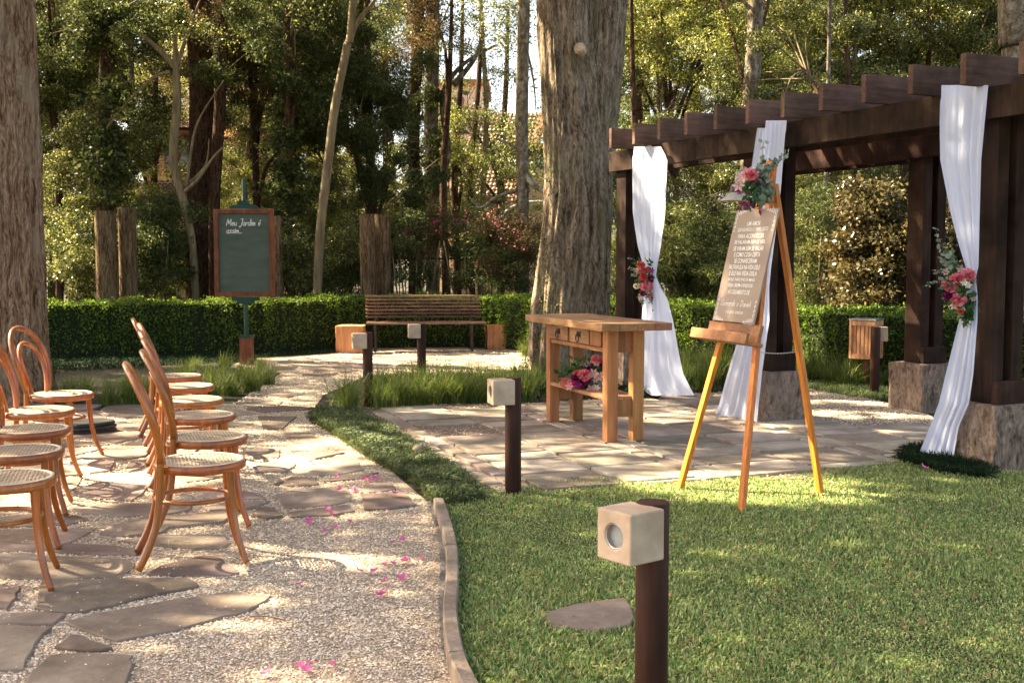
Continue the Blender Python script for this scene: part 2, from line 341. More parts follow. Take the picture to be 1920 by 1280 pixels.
M['magenta'] = leafmat('magenta_petal', [(.10, .006, .04), (.22, .012, .10), (.34, .03, .18)], trans=.25, rough=.6)
M['blush'] = leafmat('blush_petal', [(.66, .36, .34), (.74, .48, .42), (.78, .56, .48)], trans=.3, rough=.6)
M['cream'] = leafmat('cream_petal', [(.82, .74, .52), (.90, .85, .68), (.75, .78, .48)], trans=.3, rough=.6)
M['fallen'] = leafmat('fallen_petal', [(.50, .07, .24), (.62, .16, .34), (.72, .34, .46)], trans=.25, rough=.55)
M['basket'] = mat('wicker', (.30, .07, .06), (.42, .13, .10), rough=.6, scale=20, bump=.3)
M['plaster'] = mat('cream_plaster', (.50, .33, .17), (.66, .46, .26), rough=.9, scale=2, bump=.2)
M['plaster_white'] = mat('pale_plaster', (.55, .46, .36), (.70, .60, .50), rough=.9, scale=2, bump=.2)
M['tile'] = mat('clay_tile', (.20, .13, .09), (.36, .25, .18), rough=.85, scale=1.5, bump=.3, rnd=.25)
M['brownwood'] = mat('house_timber', (.20, .07, .03), (.32, .12, .05), rough=.6, scale=3)
M['window'] = mat('window_glass', (.06, .08, .10), (.12, .15, .18), rough=.08, scale=.5, bump=0, spec=.9)
M['black'] = mat('black_slate', (.012, .013, .016), (.035, .036, .04), rough=.5, scale=10)
M['chain'] = mat('steel_chain', (.5, .5, .5), (.65, .65, .65), rough=.3, metal=.9)
def curtain_mat():
    m = bpy.data.materials.new('sheer_white_fabric'); t, out = nodes_of(m); N = t.nodes.new; L = t.links.new
    d = N('ShaderNodeBsdfDiffuse'); d.inputs[0].default_value = (.77, .82, 1.0, 1)
    tr = N('ShaderNodeBsdfTranslucent'); tr.inputs[0].default_value = (.77, .82, 1.0, 1)
    tp = N('ShaderNodeBsdfTransparent')
    tc = N('ShaderNodeTexCoord'); wv = N('ShaderNodeTexNoise'); wv.inputs['Scale'].default_value = 400; L(tc.outputs['Object'], wv.inputs['Vector'])
    b = N('ShaderNodeBump'); b.inputs['Strength'].default_value = .08; b.inputs['Distance'].default_value = .002; L(wv.outputs[0], b.inputs['Height']); L(b.outputs[0], d.inputs['Normal'])
    m1 = N('ShaderNodeMixShader'); m1.inputs[0].default_value = .4; L(d.outputs[0], m1.inputs[1]); L(tr.outputs[0], m1.inputs[2])
    m2 = N('ShaderNodeMixShader'); m2.inputs[0].default_value = .06; L(m1.outputs[0], m2.inputs[1]); L(tp.outputs[0], m2.inputs[2]); L(m2.outputs[0], out.inputs[0]); return m
M['curtain'] = curtain_mat()

# ================================================================== GROUND
g = sheet('ground', [(-120, -30), (120, -30), (120, 200), (-120, 200)], 0, M['mulch'])
def GP(L_): return [tuple(G(u, v)[:2]) for u, v in L_]
kerb_px = [(812, 932), (826, 975), (836, 1020), (838, 1075), (834, 1140), (846, 1220), (884, 1300), (940, 1400), (1010, 1520)]
kerbG = [G(u, v) for u, v in kerb_px]
path_px = [(-900, 1500), (-900, 780), (0, 745), (90, 735), (110, 772), (190, 770), (330, 772), (440, 758), (515, 725), (530, 700), (430, 690), (455, 674), (540, 668), (640, 662), (700, 652), (1010, 650), (1016, 690), (900, 702), (690, 704), (620, 722), (590, 765), (570, 780), (590, 800), (660, 832), (730, 880), (800, 940), (835, 955)]+[(u+8, v) for u, v in kerb_px[1:]]
path_poly = GP(path_px); path_poly = path_poly+[(-.0, 2.2), (-.2, 1.0), (-6, 1.0)]
gravel = sheet('gravel_path', path_poly, .004, M['gravelbase'])
lawn_poly = [tuple(p[:2]) for p in kerbG]+[(.2, 1.5), (.2, -1), (14, -1), (14, 7.4)]+GP([(2050, 893), (1920, 893), (1860, 895), (1790, 880), (1700, 872), (1550, 893), (1400, 900), (1270, 908), (1100, 916), (950, 926), (905, 934), (860, 945)])
lawnbase = sheet('lawn', lawn_poly, .008, M['lawnbase'])
# terrace
TA = R(20.4); T1 = Vector((-math.sin(TA), math.cos(TA))); T2 = Vector((math.cos(TA), math.sin(TA)))
ter_px = [(660, 770), (720, 766), (800, 760), (1000, 757), (1180, 748), (1300, 741), (1400, 733), (1500, 728), (1560, 735), (1660, 757), (1800, 800), (2100, 850), (2100, 905), (1860, 900), (1780, 886), (1700, 877), (1550, 898), (1400, 905), (1270, 912), (1100, 921), (950, 931), (910, 934), (850, 880), (770, 835), (715, 800)]
ter_poly = GP(ter_px)
terrace = sheet('terrace', ter_poly, .012, M['joint'])
# pavers laid in strips that run along T1
def clip_poly(sub, poly_in_test): pass
o0 = G(660, 772).to_2d()
cols = [.135, .135, .56, .52, .135, .14, .62, .58, .14, .13, .55, .60, .14, .14, .58, .6, .14, .14, .6, .6, .14, .6, .6]
x = -.02; pav = 0; gap = .022
slab_rng = random.Random(4)
for ci, cw in enumerate(cols):
    y = -6.2+slab_rng.uniform(0, .3)
    while y < 6.5:
        ln = slab_rng.uniform(.34, .62) if cw > .3 else slab_rng.uniform(.36, .46)
        if slab_rng.random() < .12 and cw > .3: ln *= .5
        q = [(x+gap, y+gap), (x+cw-gap*.4, y+gap), (x+cw-gap*.4, y+ln-gap*.4), (x+gap, y+ln-gap*.4)]
        wq = [o0+T2*a+T1*b for a, b in q]; c = sum(wq, Vector((0, 0)))/4
        LA, LB, LC_ = G(900, 934).to_2d(), G(1400, 899).to_2d(), G(1700, 871).to_2d()
        a_, b_ = (LA, LB) if c.x < LB.x else (LB, LC_)
        nd = Vector((-(b_-a_).y, (b_-a_).x)); out_ = []
        for k in range(4):
            p_, q_ = wq[k], wq[(k+1) % 4]; dp, dq = (p_-a_).dot(nd), (q_-a_).dot(nd)
            if dp >= 0: out_.append(p_)
            if dp*dq < 0: out_.append(p_.lerp(q_, dp/(dp-dq)))
        cut = len(out_) != 4 or any((p-q).length > 1e-6 for p, q in zip(out_, wq)); wq = out_
        if len(wq) >= 3: c = sum(wq, Vector((0, 0)))/len(wq)
        ar = abs(sum(wq[k].x*wq[(k+1) % len(wq)].y-wq[(k+1) % len(wq)].x*wq[k].y for k in range(len(wq)))/2) if len(wq) >= 3 else 0
        ok = ar > .012 and inpoly(np.array([c.x]), np.array([c.y]), ter_poly)[0] and (cut or sum(inpoly(np.array([p.x]), np.array([p.y]), ter_poly)[0] for p in wq) >= 3)
        if c.y > 9.5 and c.x > 2.5 and c.x*.91+c.y*.414 > 6.3: ok = False       # gravelled middle under the pergola
        if ok and slab_rng.random() > .03:
            ii = 6 if cw > .3 else 2; pts = []
            for k in range(len(wq)):      # slightly worn outline
                a = wq[k]; b = wq[(k+1) % len(wq)]; mm = ii//2+1
                for s_ in range(mm):
                    p = a.lerp(b, s_/mm); pts.append((p.x-c.x+slab_rng.uniform(-.004, .004), p.y-c.y+slab_rng.uniform(-.004, .004)))
            mb = MB(); top = .020+slab_rng.uniform(0, .009); mb.prism(pts, -.03, top, .004)
            o = mb.build('paver', M['slab'], terrace, loc=(c.x, c.y, .006)); o.rotation_euler = (slab_rng.uniform(-.004, .004), slab_rng.uniform(-.004, .004), 0); pav += 1
        y += ln
    x += cw

# flagstones traced one by one near the camera (x3 enlargements of the survey)
fs = []
def c2(L_): fs.append([(a/3, 860+b/3) for a, b in L_])
def c3(L_): fs.append([(480+a/3, 560+b/3) for a, b in L_])
c2([(235, 700), (640, 690), (1055, 685), (1120, 735), (830, 790), (640, 842), (480, 875), (360, 880), (205, 860)])
c2([(375, 940), (480, 900), (950, 810), (1270, 765), (1530, 785), (1400, 870), (1250, 905), (1000, 980), (690, 1037), (640, 1040)])
c2([(310, 1080), (395, 1010), (480, 1020), (630, 1090), (500, 1100)])
c2([(160, 1255), (280, 1130), (520, 1115), (750, 1130), (740, 1200), (700, 1320), (500, 1480), (60, 1420)])
c2([(-260, 1000), (0, 960), (290, 970), (200, 1060), (130, 1200), (0, 1205), (-300, 1180)])
c2([(-200, 905), (0, 895), (250, 880), (370, 895), (300, 950), (0, 953), (-180, 960)])
c2([(-260, 760), (0, 755), (115, 735), (95, 800), (40, 860), (0, 850), (-200, 860)])
c2([(-240, 560), (0, 555), (110, 545), (330, 560), (740, 580), (760, 615), (680, 680), (300, 690), (20, 685), (-100, 640), (-240, 620)])
c2([(300, 535), (370, 490), (640, 500), (810, 530), (770, 550), (560, 550)])
c2([(660, 475), (870, 440), (1270, 440), (1300, 490), (1250, 515), (1100, 520), (870, 502)])
c2([(830, 665), (900, 610), (1150, 550), (1230, 560), (1300, 610), (1350, 650), (1300, 668)])
c2([(560, 435), (620, 390), (800, 345), (1265, 310), (1320, 330), (1260, 370), (950, 400), (900, 430), (720, 448)])
c2([(-200, 412), (300, 405), (530, 405), (480, 440), (380, 485), (300, 520), (0, 530), (-200, 520)])
c2([(1130, 200), (1400, 195), (1500, 235), (1280, 242), (1160, 235)])
c2([(1140, 290), (1280, 258), (1520, 254), (1390, 295), (1180, 305)])
c2([(1425, 320), (1450, 290), (1540, 290), (1590, 335), (1500, 350)])
c2([(400, 290), (700, 262), (1080, 270), (1070, 300), (900, 330), (700, 335), (460, 318)])
c2([(-100, 350), (60, 330), (330, 300), (500, 350), (380, 385), (0, 395)])
c2([(420, 190), (560, 140), (830, 165), (800, 215), (740, 245), (560, 235)])
c2([(860, 1210-910), (1000, 280), (1060, 290), (980, 300)])
c3([(105, 1110), (220, 1080), (520, 1060), (540, 1150), (430, 1170), (175, 1190)])
c3([(175, 1215), (520, 1170), (560, 1205), (450, 1225), (190, 1240)])
c3([(585, 1110), (830, 1090), (905, 1170), (780, 1190), (610, 1200)])
c3([(600, 1058), (760, 1040), (790, 1080), (700, 1095), (590, 1098)])
c3([(270, 1000), (390, 920), (460, 880), (560, 905), (610, 970), (450, 1000), (320, 1003)])
c3([(370, 1040), (480, 995), (690, 985), (600, 1018), (430, 1035)])
c3([(190, 865), (500, 875), (330, 912)])
c3([(150, 770), (300, 760), (380, 810), (200, 820)])
c3([(10, 670), (230, 670), (150, 740), (40, 740)])
c3([(100, 1050), (200, 1010), (340, 1015), (350, 1055), (180, 1063)])
c3([(-60, 870), (10, 850), (140, 855), (130, 900), (-40, 905)])
c3([(-20, 960), (80, 930), (230, 940), (170, 985), (0, 985)])
stones = []; frng = random.Random(11)
for q in fs: stones.append([tuple(G(u, v)[:2]) for u, v in q])
# the rest: irregular cells over the farther path
far_px = [(-500, 960), (-500, 800), (0, 760), (100, 778), (190, 774), (330, 776), (440, 758), (515, 725), (530, 700), (440, 690), (480, 676), (560, 670), (700, 657), (1005, 656), (1010, 690), (880, 698), (690, 700), (635, 716), (612, 740), (585, 768), (580, 790), (640, 832), (700, 872), (780, 935), (600, 960), (300, 960)]
far_poly = GP(far_px)
seeds = []
xs = [p[0] for p in far_poly]; ys = [p[1] for p in far_poly]
for _ in range(26000):
    p = (frng.uniform(min(xs), max(xs)), frng.uniform(min(ys), max(ys)))
    if not inpoly(np.array([p[0]]), np.array([p[1]]), far_poly)[0]: continue
    dmin = .30+.20*frng.random()
    if all(((p[0]-s[0])*.7)**2+((p[1]-s[1])*1.05)**2 > dmin**2 for s in seeds): seeds.append(p)
def shrink(poly, g_):
    n = len(poly); c = (sum(p[0] for p in poly)/n, sum(p[1] for p in poly)/n); out = []
    for p in poly:
        d = math.hypot(p[0]-c[0], p[1]-c[1]); k = max(0, (d-g_)/d) if d > 0 else 0; out.append((c[0]+(p[0]-c[0])*k, c[1]+(p[1]-c[1])*k))
    return out
def over(a, b):
    ax = np.array([p[0] for p in a]); ay = np.array([p[1] for p in a]); bx = np.array([p[0] for p in b]); by = np.array([p[1] for p in b])
    cx = np.array([ax.mean()]); cy = np.array([ay.mean()])
    return inpoly(ax, ay, b).any() or inpoly(bx, by, a).any() or inpoly(cx, cy, b)[0]
traced = list(stones)
for i, s in enumerate(seeds):
    cell = [(s[0]-.6, s[1]-.6), (s[0]+.6, s[1]-.6), (s[0]+.6, s[1]+.6), (s[0]-.6, s[1]+.6)]
    for j, t_ in enumerate(seeds):
        if i == j or abs(t_[0]-s[0]) > 1.4 or abs(t_[1]-s[1]) > 1.4: continue
        mx, my = (s[0]+t_[0])/2, (s[1]+t_[1])/2; nx, ny = t_[0]-s[0], t_[1]-s[1]; nc = []
        for k in range(len(cell)):
            a = cell[k]; b = cell[(k+1) % len(cell)]; da = (a[0]-mx)*nx+(a[1]-my)*ny; db = (b[0]-mx)*nx+(b[1]-my)*ny
            if da <= 0: nc.append(a)
            if da*db < 0: t = da/(da-db); nc.append((a[0]+(b[0]-a[0])*t, a[1]+(b[1]-a[1])*t))
        cell = nc
        if len(cell) < 3: break
    if len(cell) < 3: continue
    cell = shrink(cell, frng.uniform(.035, .065))
    if any(over(shrink(cell, .01), t_) for t_ in traced): continue
    if sum(inpoly(np.array([p[0] for p in cell]), np.array([p[1] for p in cell]), path_poly)) < len(cell)*.7: continue
    stones.append(cell)
for st in stones:
    n = len(st); c = (sum(p[0] for p in st)/n, sum(p[1] for p in st)/n); pts = []
    for k in range(n):
        a = st[k]; b = st[(k+1) % n]; L_ = math.hypot(b[0]-a[0], b[1]-a[1]); mm = 3 if L_ > .12 else 2
        for s_ in range(mm):
            t = (s_+.0)/mm; j = .008 if s_ else .003
            pts.append((a[0]+(b[0]-a[0])*t-c[0]+frng.uniform(-j, j), a[1]+(b[1]-a[1])*t-c[1]+frng.uniform(-j, j)))
    mb = MB(); mb.prism(pts, -.04, .010+frng.uniform(0, .009), .005)
    o = mb.build('flagstone', M['slab2'], gravel, loc=(c[0], c[1], .002)); o.rotation_euler = (frng.uniform(-.008, .008), frng.uniform(-.008, .008), 0)

# pebbles (uncountable): real little stones near the camera, thinning out with distance
octa = np.array([(1, 0, 0), (0, 1, 0), (-1, 0, 0), (0, -1, 0), (0, 0, .8), (0, 0, -.8)], float)
octf = np.array([(0, 1, 4), (1, 2, 4), (2, 3, 4), (3, 0, 4), (1, 0, 5), (2, 1, 5), (3, 2, 5), (0, 3, 5)])[:4]
def pebbles(name, poly, n, size, m, dens=None, z=.004, avoid=None):
    x, y = scatter_pts(poly, n, dens)
    if avoid:
        k = np.ones(len(x), bool)
        for q in avoid:
            q2 = shrink(q, .012); bx = [p[0] for p in q2]; by = [p[1] for p in q2]
            c = (x > min(bx)) & (x < max(bx)) & (y > min(by)) & (y < max(by)); idx = np.where(c)[0]
            if len(idx): k[idx[inpoly(x[idx], y[idx], q2)]] = False
        x = x[k]; y = y[k]
    n = len(x); a = rng.uniform(0, 6.28, n); s = size*rng.uniform(.55, 1.35, n)*(1+.05*np.maximum(y-5, 0)); sx = s*rng.uniform(.8, 1.3, n); sy = s*rng.uniform(.6, 1.0, n); sz = s*rng.uniform(.5, 1.0, n)
    V = np.empty((n, 6, 3)); ca, sa = np.cos(a), np.sin(a)
    for k in range(6):
        px = octa[k, 0]*sx+rng.normal(0, .12, n)*s; py = octa[k, 1]*sy+rng.normal(0, .12, n)*s
        V[:, k, 0] = x+px*ca-py*sa; V[:, k, 1] = y+px*sa+py*ca; V[:, k, 2] = z+s*.35+octa[k, 2]*sz+rng.normal(0, .1, n)*s
    V = V.reshape(-1, 3)[np.arange(n*6)]
    F = (octf[None]+6*np.arange(n)[:, None, None]).reshape(-1, 3)
    return link(name, fast_mesh(name, V, F, m))
near_grav = GP([(-200, 1500), (-200, 880), (0, 800), (200, 775), (440, 765), (520, 740), (600, 740), (580, 790), (660, 835), (730, 885), (800, 945), (826, 960), (838, 1020), (838, 1140), (850, 1225), (890, 1310), (980, 1500)])
o = pebbles('pale_gravel', near_grav, 115000, .0056, M['pebble'], lambda x, y: np.clip((4.6/np.maximum(y, 3))**1.7, 0, 1), avoid=stones); tag(o, kind='stuff', label='pale cream gravel bedding the stepping path')
o = pebbles('spilled_gravel', near_grav, 1100, .0045, M['pebble'], lambda x, y: np.clip((4.6/np.maximum(y, 3))**1.7, 0, 1), z=.018); tag(o, kind='stuff', label='loose pebbles spilled over the flagstones')
far_grav = GP([(0, 800), (190, 772), (440, 758), (530, 700), (470, 680), (640, 662), (1010, 655), (1010, 692), (690, 704), (600, 745)])
o = pebbles('distant_gravel', far_grav, 30000, .008, M['pebble'], avoid=stones); tag(o, kind='stuff', label='pale gravel between flagstones in front of the bench')
edge_strip = GP([(800, 945), (815, 942), (834, 985), (842, 1040), (840, 1140), (852, 1222), (895, 1310), (1000, 1500), (950, 1500), (862, 1310), (828, 1222), (822, 1140), (826, 1060), (820, 1000)])
o = pebbles('grey_gravel', edge_strip, 5000, .007, M['pebble_grey'], z=.012); tag(o, kind='stuff', label='bluish grey gravel lying along the kerb')
o = pebbles('terrace_grit', ter_poly, 20000, .0055, M['pebble'], lambda x, y: np.where((y > 9.4) & (x*.91+y*.414 > 6.2), 1, .10), z=.016); tag(o, kind='stuff', label='coarse pinkish grit on the terrace')

# kerb
kb = thing('kerb', 'low curved stone kerb between the gravel and the lawn', 'kerb')
joins = [0, 2, 4, 5, 6, 7, 8]
def catmull(P, n=6):
    P = [Vector(p) for p in P]; out = []
    for i in range(len(P)-1):
        p0 = P[max(i-1, 0)]; p1 = P[i]; p2 = P[i+1]; p3 = P[min(i+2, len(P)-1)]
        for k in range(n):
            t = k/n; out.append(.5*((2*p1)+(-p0+p2)*t+(2*p0-5*p1+4*p2-p3)*t*t+(-p0+3*p1-3*p2+p3)*t**3))
    out.append(P[-1]); return out
kc = catmull([G(u+10, v, .075) for u, v in kerb_px], 6)
for a, b in zip(joins[:-1], joins[1:]):
    seg = kc[a*6:b*6+1]; mb = MB(); n = len(seg); P = []
    for i, p in enumerate(seg):
        t = (seg[min(i+1, n-1)]-seg[max(i-1, 0)]).normalized(); s = Vector((-t.y, t.x, 0)); q = p
        if i == 0: q = p+t*.003
        if i == n-1: q = p-t*.003
        for ww, zz in ((-.028, -.03), (-.028, .068), (-.022, .075), (.022, .075), (.028, .068), (.028, -.03)):
            P.append((q.x+s.x*ww, q.y+s.y*ww, zz+random.uniform(-.002, .002)))
    F = [(i*6+k, i*6+k+1, (i+1)*6+k+1, (i+1)*6+k) for i in range(n-1) for k in range(5)]+[tuple(range(6)), tuple(reversed([(n-1)*6+k for k in range(6)]))]
    mb.add(P, F); mb.build('kerb_stone', M['kerb'], kb)

# stepping stone in the lawn
q = GP([(1018, 1172), (1030, 1160), (1080, 1146), (1170, 1134), (1184, 1150), (1190, 1172), (1182, 1186), (1120, 1196), (1040, 1192)])
c = (sum(p[0] for p in q)/len(q), sum(p[1] for p in q)/len(q)); mb = MB(); mb.prism([(p[0]-c[0], p[1]-c[1]) for p in q], -.02, .03, .006)
o = mb.build('stepping_stone', M['slab2'], None, loc=(c[0], c[1], .004)); tag(o, 'flat sandstone stepping stone set in the lawn beside the nearest bollard', 'stepping stone'); step_poly = q

# lawn blades
def blades(poly, n, h, wd, m, name, label, dens=None, flat=.8, avoid=(), z=.008, bend=.5, hvar=.5, hfun=None):
    x, y = scatter_pts(poly, n, dens)
    k = np.ones(len(x), bool)
    for q in avoid: k &= ~inpoly(x, y, q)
    x = x[k]; y = y[k]; n = len(x)
    a = rng.uniform(0, 2*np.pi, n); lean = rng.uniform(.15, 1, n)*flat; H = h*rng.uniform(1-hvar, 1+hvar, n)
    if hfun is not None: H = H*hfun(x, y)
    d = np.stack([np.cos(a), np.sin(a)], 1); s = np.stack([-d[:, 1], d[:, 0]], 1)
    W = wd*rng.uniform(.7, 1.3, n)
    b = np.stack([x, y], 1)
    V = np.empty((n, 4, 3))
    V[:, 0, :2] = b-s*W[:, None]*.35; V[:, 0, 2] = z
    V[:, 1, :2] = b+d*(H*lean*.45)[:, None]+s*W[:, None]*.5; V[:, 1, 2] = z+H*(1-lean*.35)*.62
    V[:, 2, :2] = b+d*(H*lean)[:, None]; V[:, 2, 2] = z+H*(1-lean*.62*(1+bend*.3))*.95
    V[:, 3, :2] = b+d*(H*lean*.38)[:, None]-s*W[:, None]*.5; V[:, 3, 2] = z+H*(1-lean*.35)*.55
    o = link(name, fast_mesh(name, V.reshape(-1, 3), np.arange(4*n).reshape(-1, 4), m)); tag(o, label, None, None, 'stuff'); return o
lawn_vis = GP([(822, 938), (842, 1000), (846, 1075), (842, 1140), (855, 1220), (893, 1300), (960, 1420), (1700, 1420), (2050, 1350)])+[(3.9, 4.2), (4.7, 7.3)]+GP([(1860, 890), (1790, 876), (1700, 864), (1550, 884), (1400, 890), (1270, 898), (1100, 906), (950, 917), (905, 926), (850, 936)])
blades(lawn_vis, 290000, .036, .0066, M['lawn'], 'lawn_grass', 'short mown green grass of the lawn', lambda x, y: np.clip((3.6/np.maximum(y, 3))**1.1, 0, 1), avoid=[step_poly],
       hfun=lambda x, y: .75+.35*np.sin(x*2.3+1)*np.sin(y*1.9)+.15*np.sin(x*7+y*5))
blades([(3.9, 2), (9, 2), (9, 7.3), (4.7, 7.3)], 16000, .05, .012, M['lawn'], 'lawn_grass', 'short mown grass of the lawn beyond the right edge', avoid=[])
x, y = scatter_pts(lawn_vis, 800); P = np.stack([x, y, np.full(len(x), .035)], 1); V, F = leaves(P, .028, .4, tilt=.3)
tag(link('dry_leaves', fast_mesh('dry_leaves', V, F, M['straw'])), 'brown dry leaf bits strewn over the lawn', kind='stuff')
x, y = scatter_pts(near_grav, 260); P = np.stack([x, y, np.full(len(x), .016)], 1); V, F = leaves(P, .03, .16, tilt=.1)
tag(link('twig_litter', fast_mesh('twig_litter', V, F, M['straw'])), 'tiny brown twigs and leaf bits on the gravel', kind='stuff')

# mondo grass strip and patches
def mondo(poly, n, h, m, name, label, lump=1.0):
    def hf(x, y): return .55+.45*np.abs(np.sin(x*9*lump+1.3*np.sin(y*5))*np.sin(y*6*lump))+.2
    return blades(poly, n, h, .006, m, name, label, flat=1.0, bend=.9, hfun=hf)
mondo(GP([(578, 782), (600, 772), (658, 771), (720, 803), (775, 838), (850, 882), (905, 925), (915, 940), (870, 948), (815, 952), (770, 905), (700, 870), (650, 835), (600, 802)]), 28000, .078, M['mondo'], 'mondo_grass', 'dark tufted mondo grass strip along the terrace edge')
mondo(GP([(1680, 868), (1700, 852), (1780, 850), (1870, 888), (1850, 905), (1760, 892)]), 9000, .09, M['mondo_dark'], 'mondo_grass', 'blackish mondo grass at the foot of the right concrete plinth')
mondo(GP([(1165, 752), (1172, 738), (1230, 736), (1235, 752)]), 2500, .14, M['mondo_dark'], 'mondo_grass', 'dark green grass at the foot of the plinth behind the table')
blades(GP([(1550, 722), (1660, 730), (1668, 752), (1600, 748), (1520, 732), (1400, 722), (1420, 715)]), 9000, .06, .008, M['lawn'], 'ground_cover', 'low green ground cover beside the tall grass behind the terrace')
blades(GP([(0, 760), (110, 700), (480, 680), (480, 672), (640, 664), (640, 655), (100, 662), (0, 700)]), 14000, .07, .012, M['mondo_dark'], 'ground_cover', 'dark ground cover along the foot of the left hedge')
blades(GP([(960, 700), (1000, 655), (1150, 640), (1300, 660), (1500, 680), (1700, 700), (1700, 760), (1500, 730), (1300, 742), (1150, 750), (1010, 757)]), 16000, .06, .012, M['mondo_dark'], 'ground_cover', 'low dark planting around the big trunk')

# ================================================================== TALL GRASS CLUMPS
def clump_mesh(i, n=230, h=.40, spread=.40, wd=.0075):
    r = np.random.default_rng(i); V = []; F = []
    for k in range(n):
        a = r.uniform(0, 2*math.pi); L_ = h*r.uniform(.55, 1.3); out = spread*r.uniform(.15, 1.15); bx, by = r.normal(0, .065, 2); W = wd*r.uniform(.6, 1.2)
        d = (math.cos(a), math.sin(a)); s = (-d[1], d[0]); b = len(V); S = 5; dr = r.uniform(.3, 1.1)
        for j in range(S+1):
            t = j/S; rr = out*t**1.5; z = L_*(t-.42*dr*t**3*(out/spread)); ww = W*(1-t**2)*.5+.0006
            V.append((bx+d[0]*rr+s[0]*ww, by+d[1]*rr+s[1]*ww, z)); V.append((bx+d[0]*rr-s[0]*ww, by+d[1]*rr-s[1]*ww, z))
        for j in range(S): F.append((b+2*j, b+2*j+1, b+2*j+3, b+2*j+2))
    return fast_mesh('grass_clump', V, F, M['tuft'])
CL = [clump_mesh(i) for i in range(4)]+[clump_mesh(9, 70, .2, .2)]
def clumps(spots, label, group, sc=1.0, r=None):
    sc *= .86
    r = random.Random(len(spots))
    for u, v, k in spots:
        p = G(u, v); o = link('grass_clump', CL[r.randrange(4)], None, (p.x, p.y, 0), (0, 0, r.uniform(0, 6.28)), sc*k*r.uniform(.9, 1.1)); o.scale.z *= r.uniform(.9, 1.15)
        tag(o, label, 'grass clump', group)
clumps([(650, 770, 1.05)], 'isolated arching green grass clump left of the second bollard from the rear', None, 1.0)
bed = [(720, 767, .95), (755, 762, .9), (790, 759, 1.0), (830, 757, .9), (862, 757, 1.0), (895, 756, .9), (930, 753, .9), (985, 753, .9)]+[(u, 730, .8) for u in range(715, 1010, 36)]+[(u, 745, .9) for u in range(745, 1000, 44)]
clumps(bed, 'bright green arching grass clump in the bed between bench path and terrace', 'grass clumps in the middle bed', 1.0)
lb = [(130, 755, .8), (205, 762, .75), (250, 758, .9), (300, 752, .85), (350, 742, .85), (395, 748, .85), (430, 740, .9), (470, 735, .85), (500, 722, .8), (455, 712, .8), (400, 718, .8), (350, 715, .75), (420, 697, .65), (365, 693, .6), (490, 700, .6), (310, 735, .7), (260, 735, .5), (160, 742, .6), (240, 745, .7)]
clumps(lb, 'green grass clump in the bed behind the chair rows', 'grass clumps behind the chairs', .95)
rb = [(1290, 722, 1), (1255, 712, 1), (1320, 735, 1), (1345, 715, 1), (1300, 700, .9), (1240, 700, .9), (1210, 690, .8), (1365, 700, .9), (1275, 690, .8), (1330, 690, .8)]
clumps(rb, 'wispy green grass clump between the two left curtains behind the table', 'grass clumps between the left curtains', 1.05)
rc = [(1530, 712, 1), (1560, 722, 1), (1590, 728, 1), (1620, 716, .9), (1545, 698, .9), (1585, 700, .9), (1640, 728, .9), (1500, 705, .9), (1660, 705, .8), (1610, 702, .8), (1515, 690, .8)]
clumps(rc, 'pale sunlit grass clump around the wooden litter bin', 'grass clumps around the litter bin', 1.0)
clumps([(985, 668, .9), (1005, 690, .8), (1020, 705, .7)], 'small grass clump at the left root of the big trunk', 'grass clumps at the big trunk', .9)

# ================================================================== PERGOLA
PA = R(24.2); D1 = Vector((-math.sin(PA), math.cos(PA), 0)); D2 = Vector((math.cos(PA), math.sin(PA), 0))
perg = thing('pergola', 'dark stained timber pergola with projecting rafters on cement plinths', 'pergola')
PED = .42; p1c = G(1863, 889)+D1*(PED/2)+D2*(PED/2); step_ = 2.42
posts = {}
for row in (0, 1):
    for k in (0, 1, 2):
        c = p1c+D1*(step_*k)+D2*(1.70*row); posts[(row, k)] = c
# row-one plinth heights and rough cement blocks
def plinth(c, h=.445, seed=0):
    r = random.Random(seed); n = 7; mb = MB(); P = []; hs = PED/2
    ring = []
    for s_ in range(4):
        a = [(-1, -1), (1, -1), (1, 1), (-1, 1)][s_]; b = [(-1, -1), (1, -1), (1, 1), (-1, 1)][(s_+1) % 4]
        for j in range(n): t = j/n; ring.append((a[0]+(b[0]-a[0])*t, a[1]+(b[1]-a[1])*t))
    LV = 8
    for l in range(LV+1):
        for (x, y) in ring:
            k = hs*(1+mn.noise(Vector((x*3+seed, y*3, l*.6)))*.035); P.append((x*k+r.uniform(-.006, .006), y*k+r.uniform(-.006, .006), -.02+(h+.02)*l/LV if l < LV else h-.012))
    m = len(ring); F = [(l*m+i, l*m+(i+1) % m, (l+1)*m+(i+1) % m, (l+1)*m+i) for l in range(LV) for i in range(m)]
    b = len(P)
    for (x, y) in ring: P.append((x*hs*.95, y*hs*.95, h+r.uniform(-.003, .003)))
    F += [(LV*m+i, LV*m+(i+1) % m, b+(i+1) % m, b+i) for i in range(m)]+[tuple(b+i for i in range(m))]
    mb.add(P, F); return mb.build('plinth', M['concrete'], perg, loc=(c.x, c.y, 0), rot=(0, 0, PA))
ZB = 2.51; BH = .205
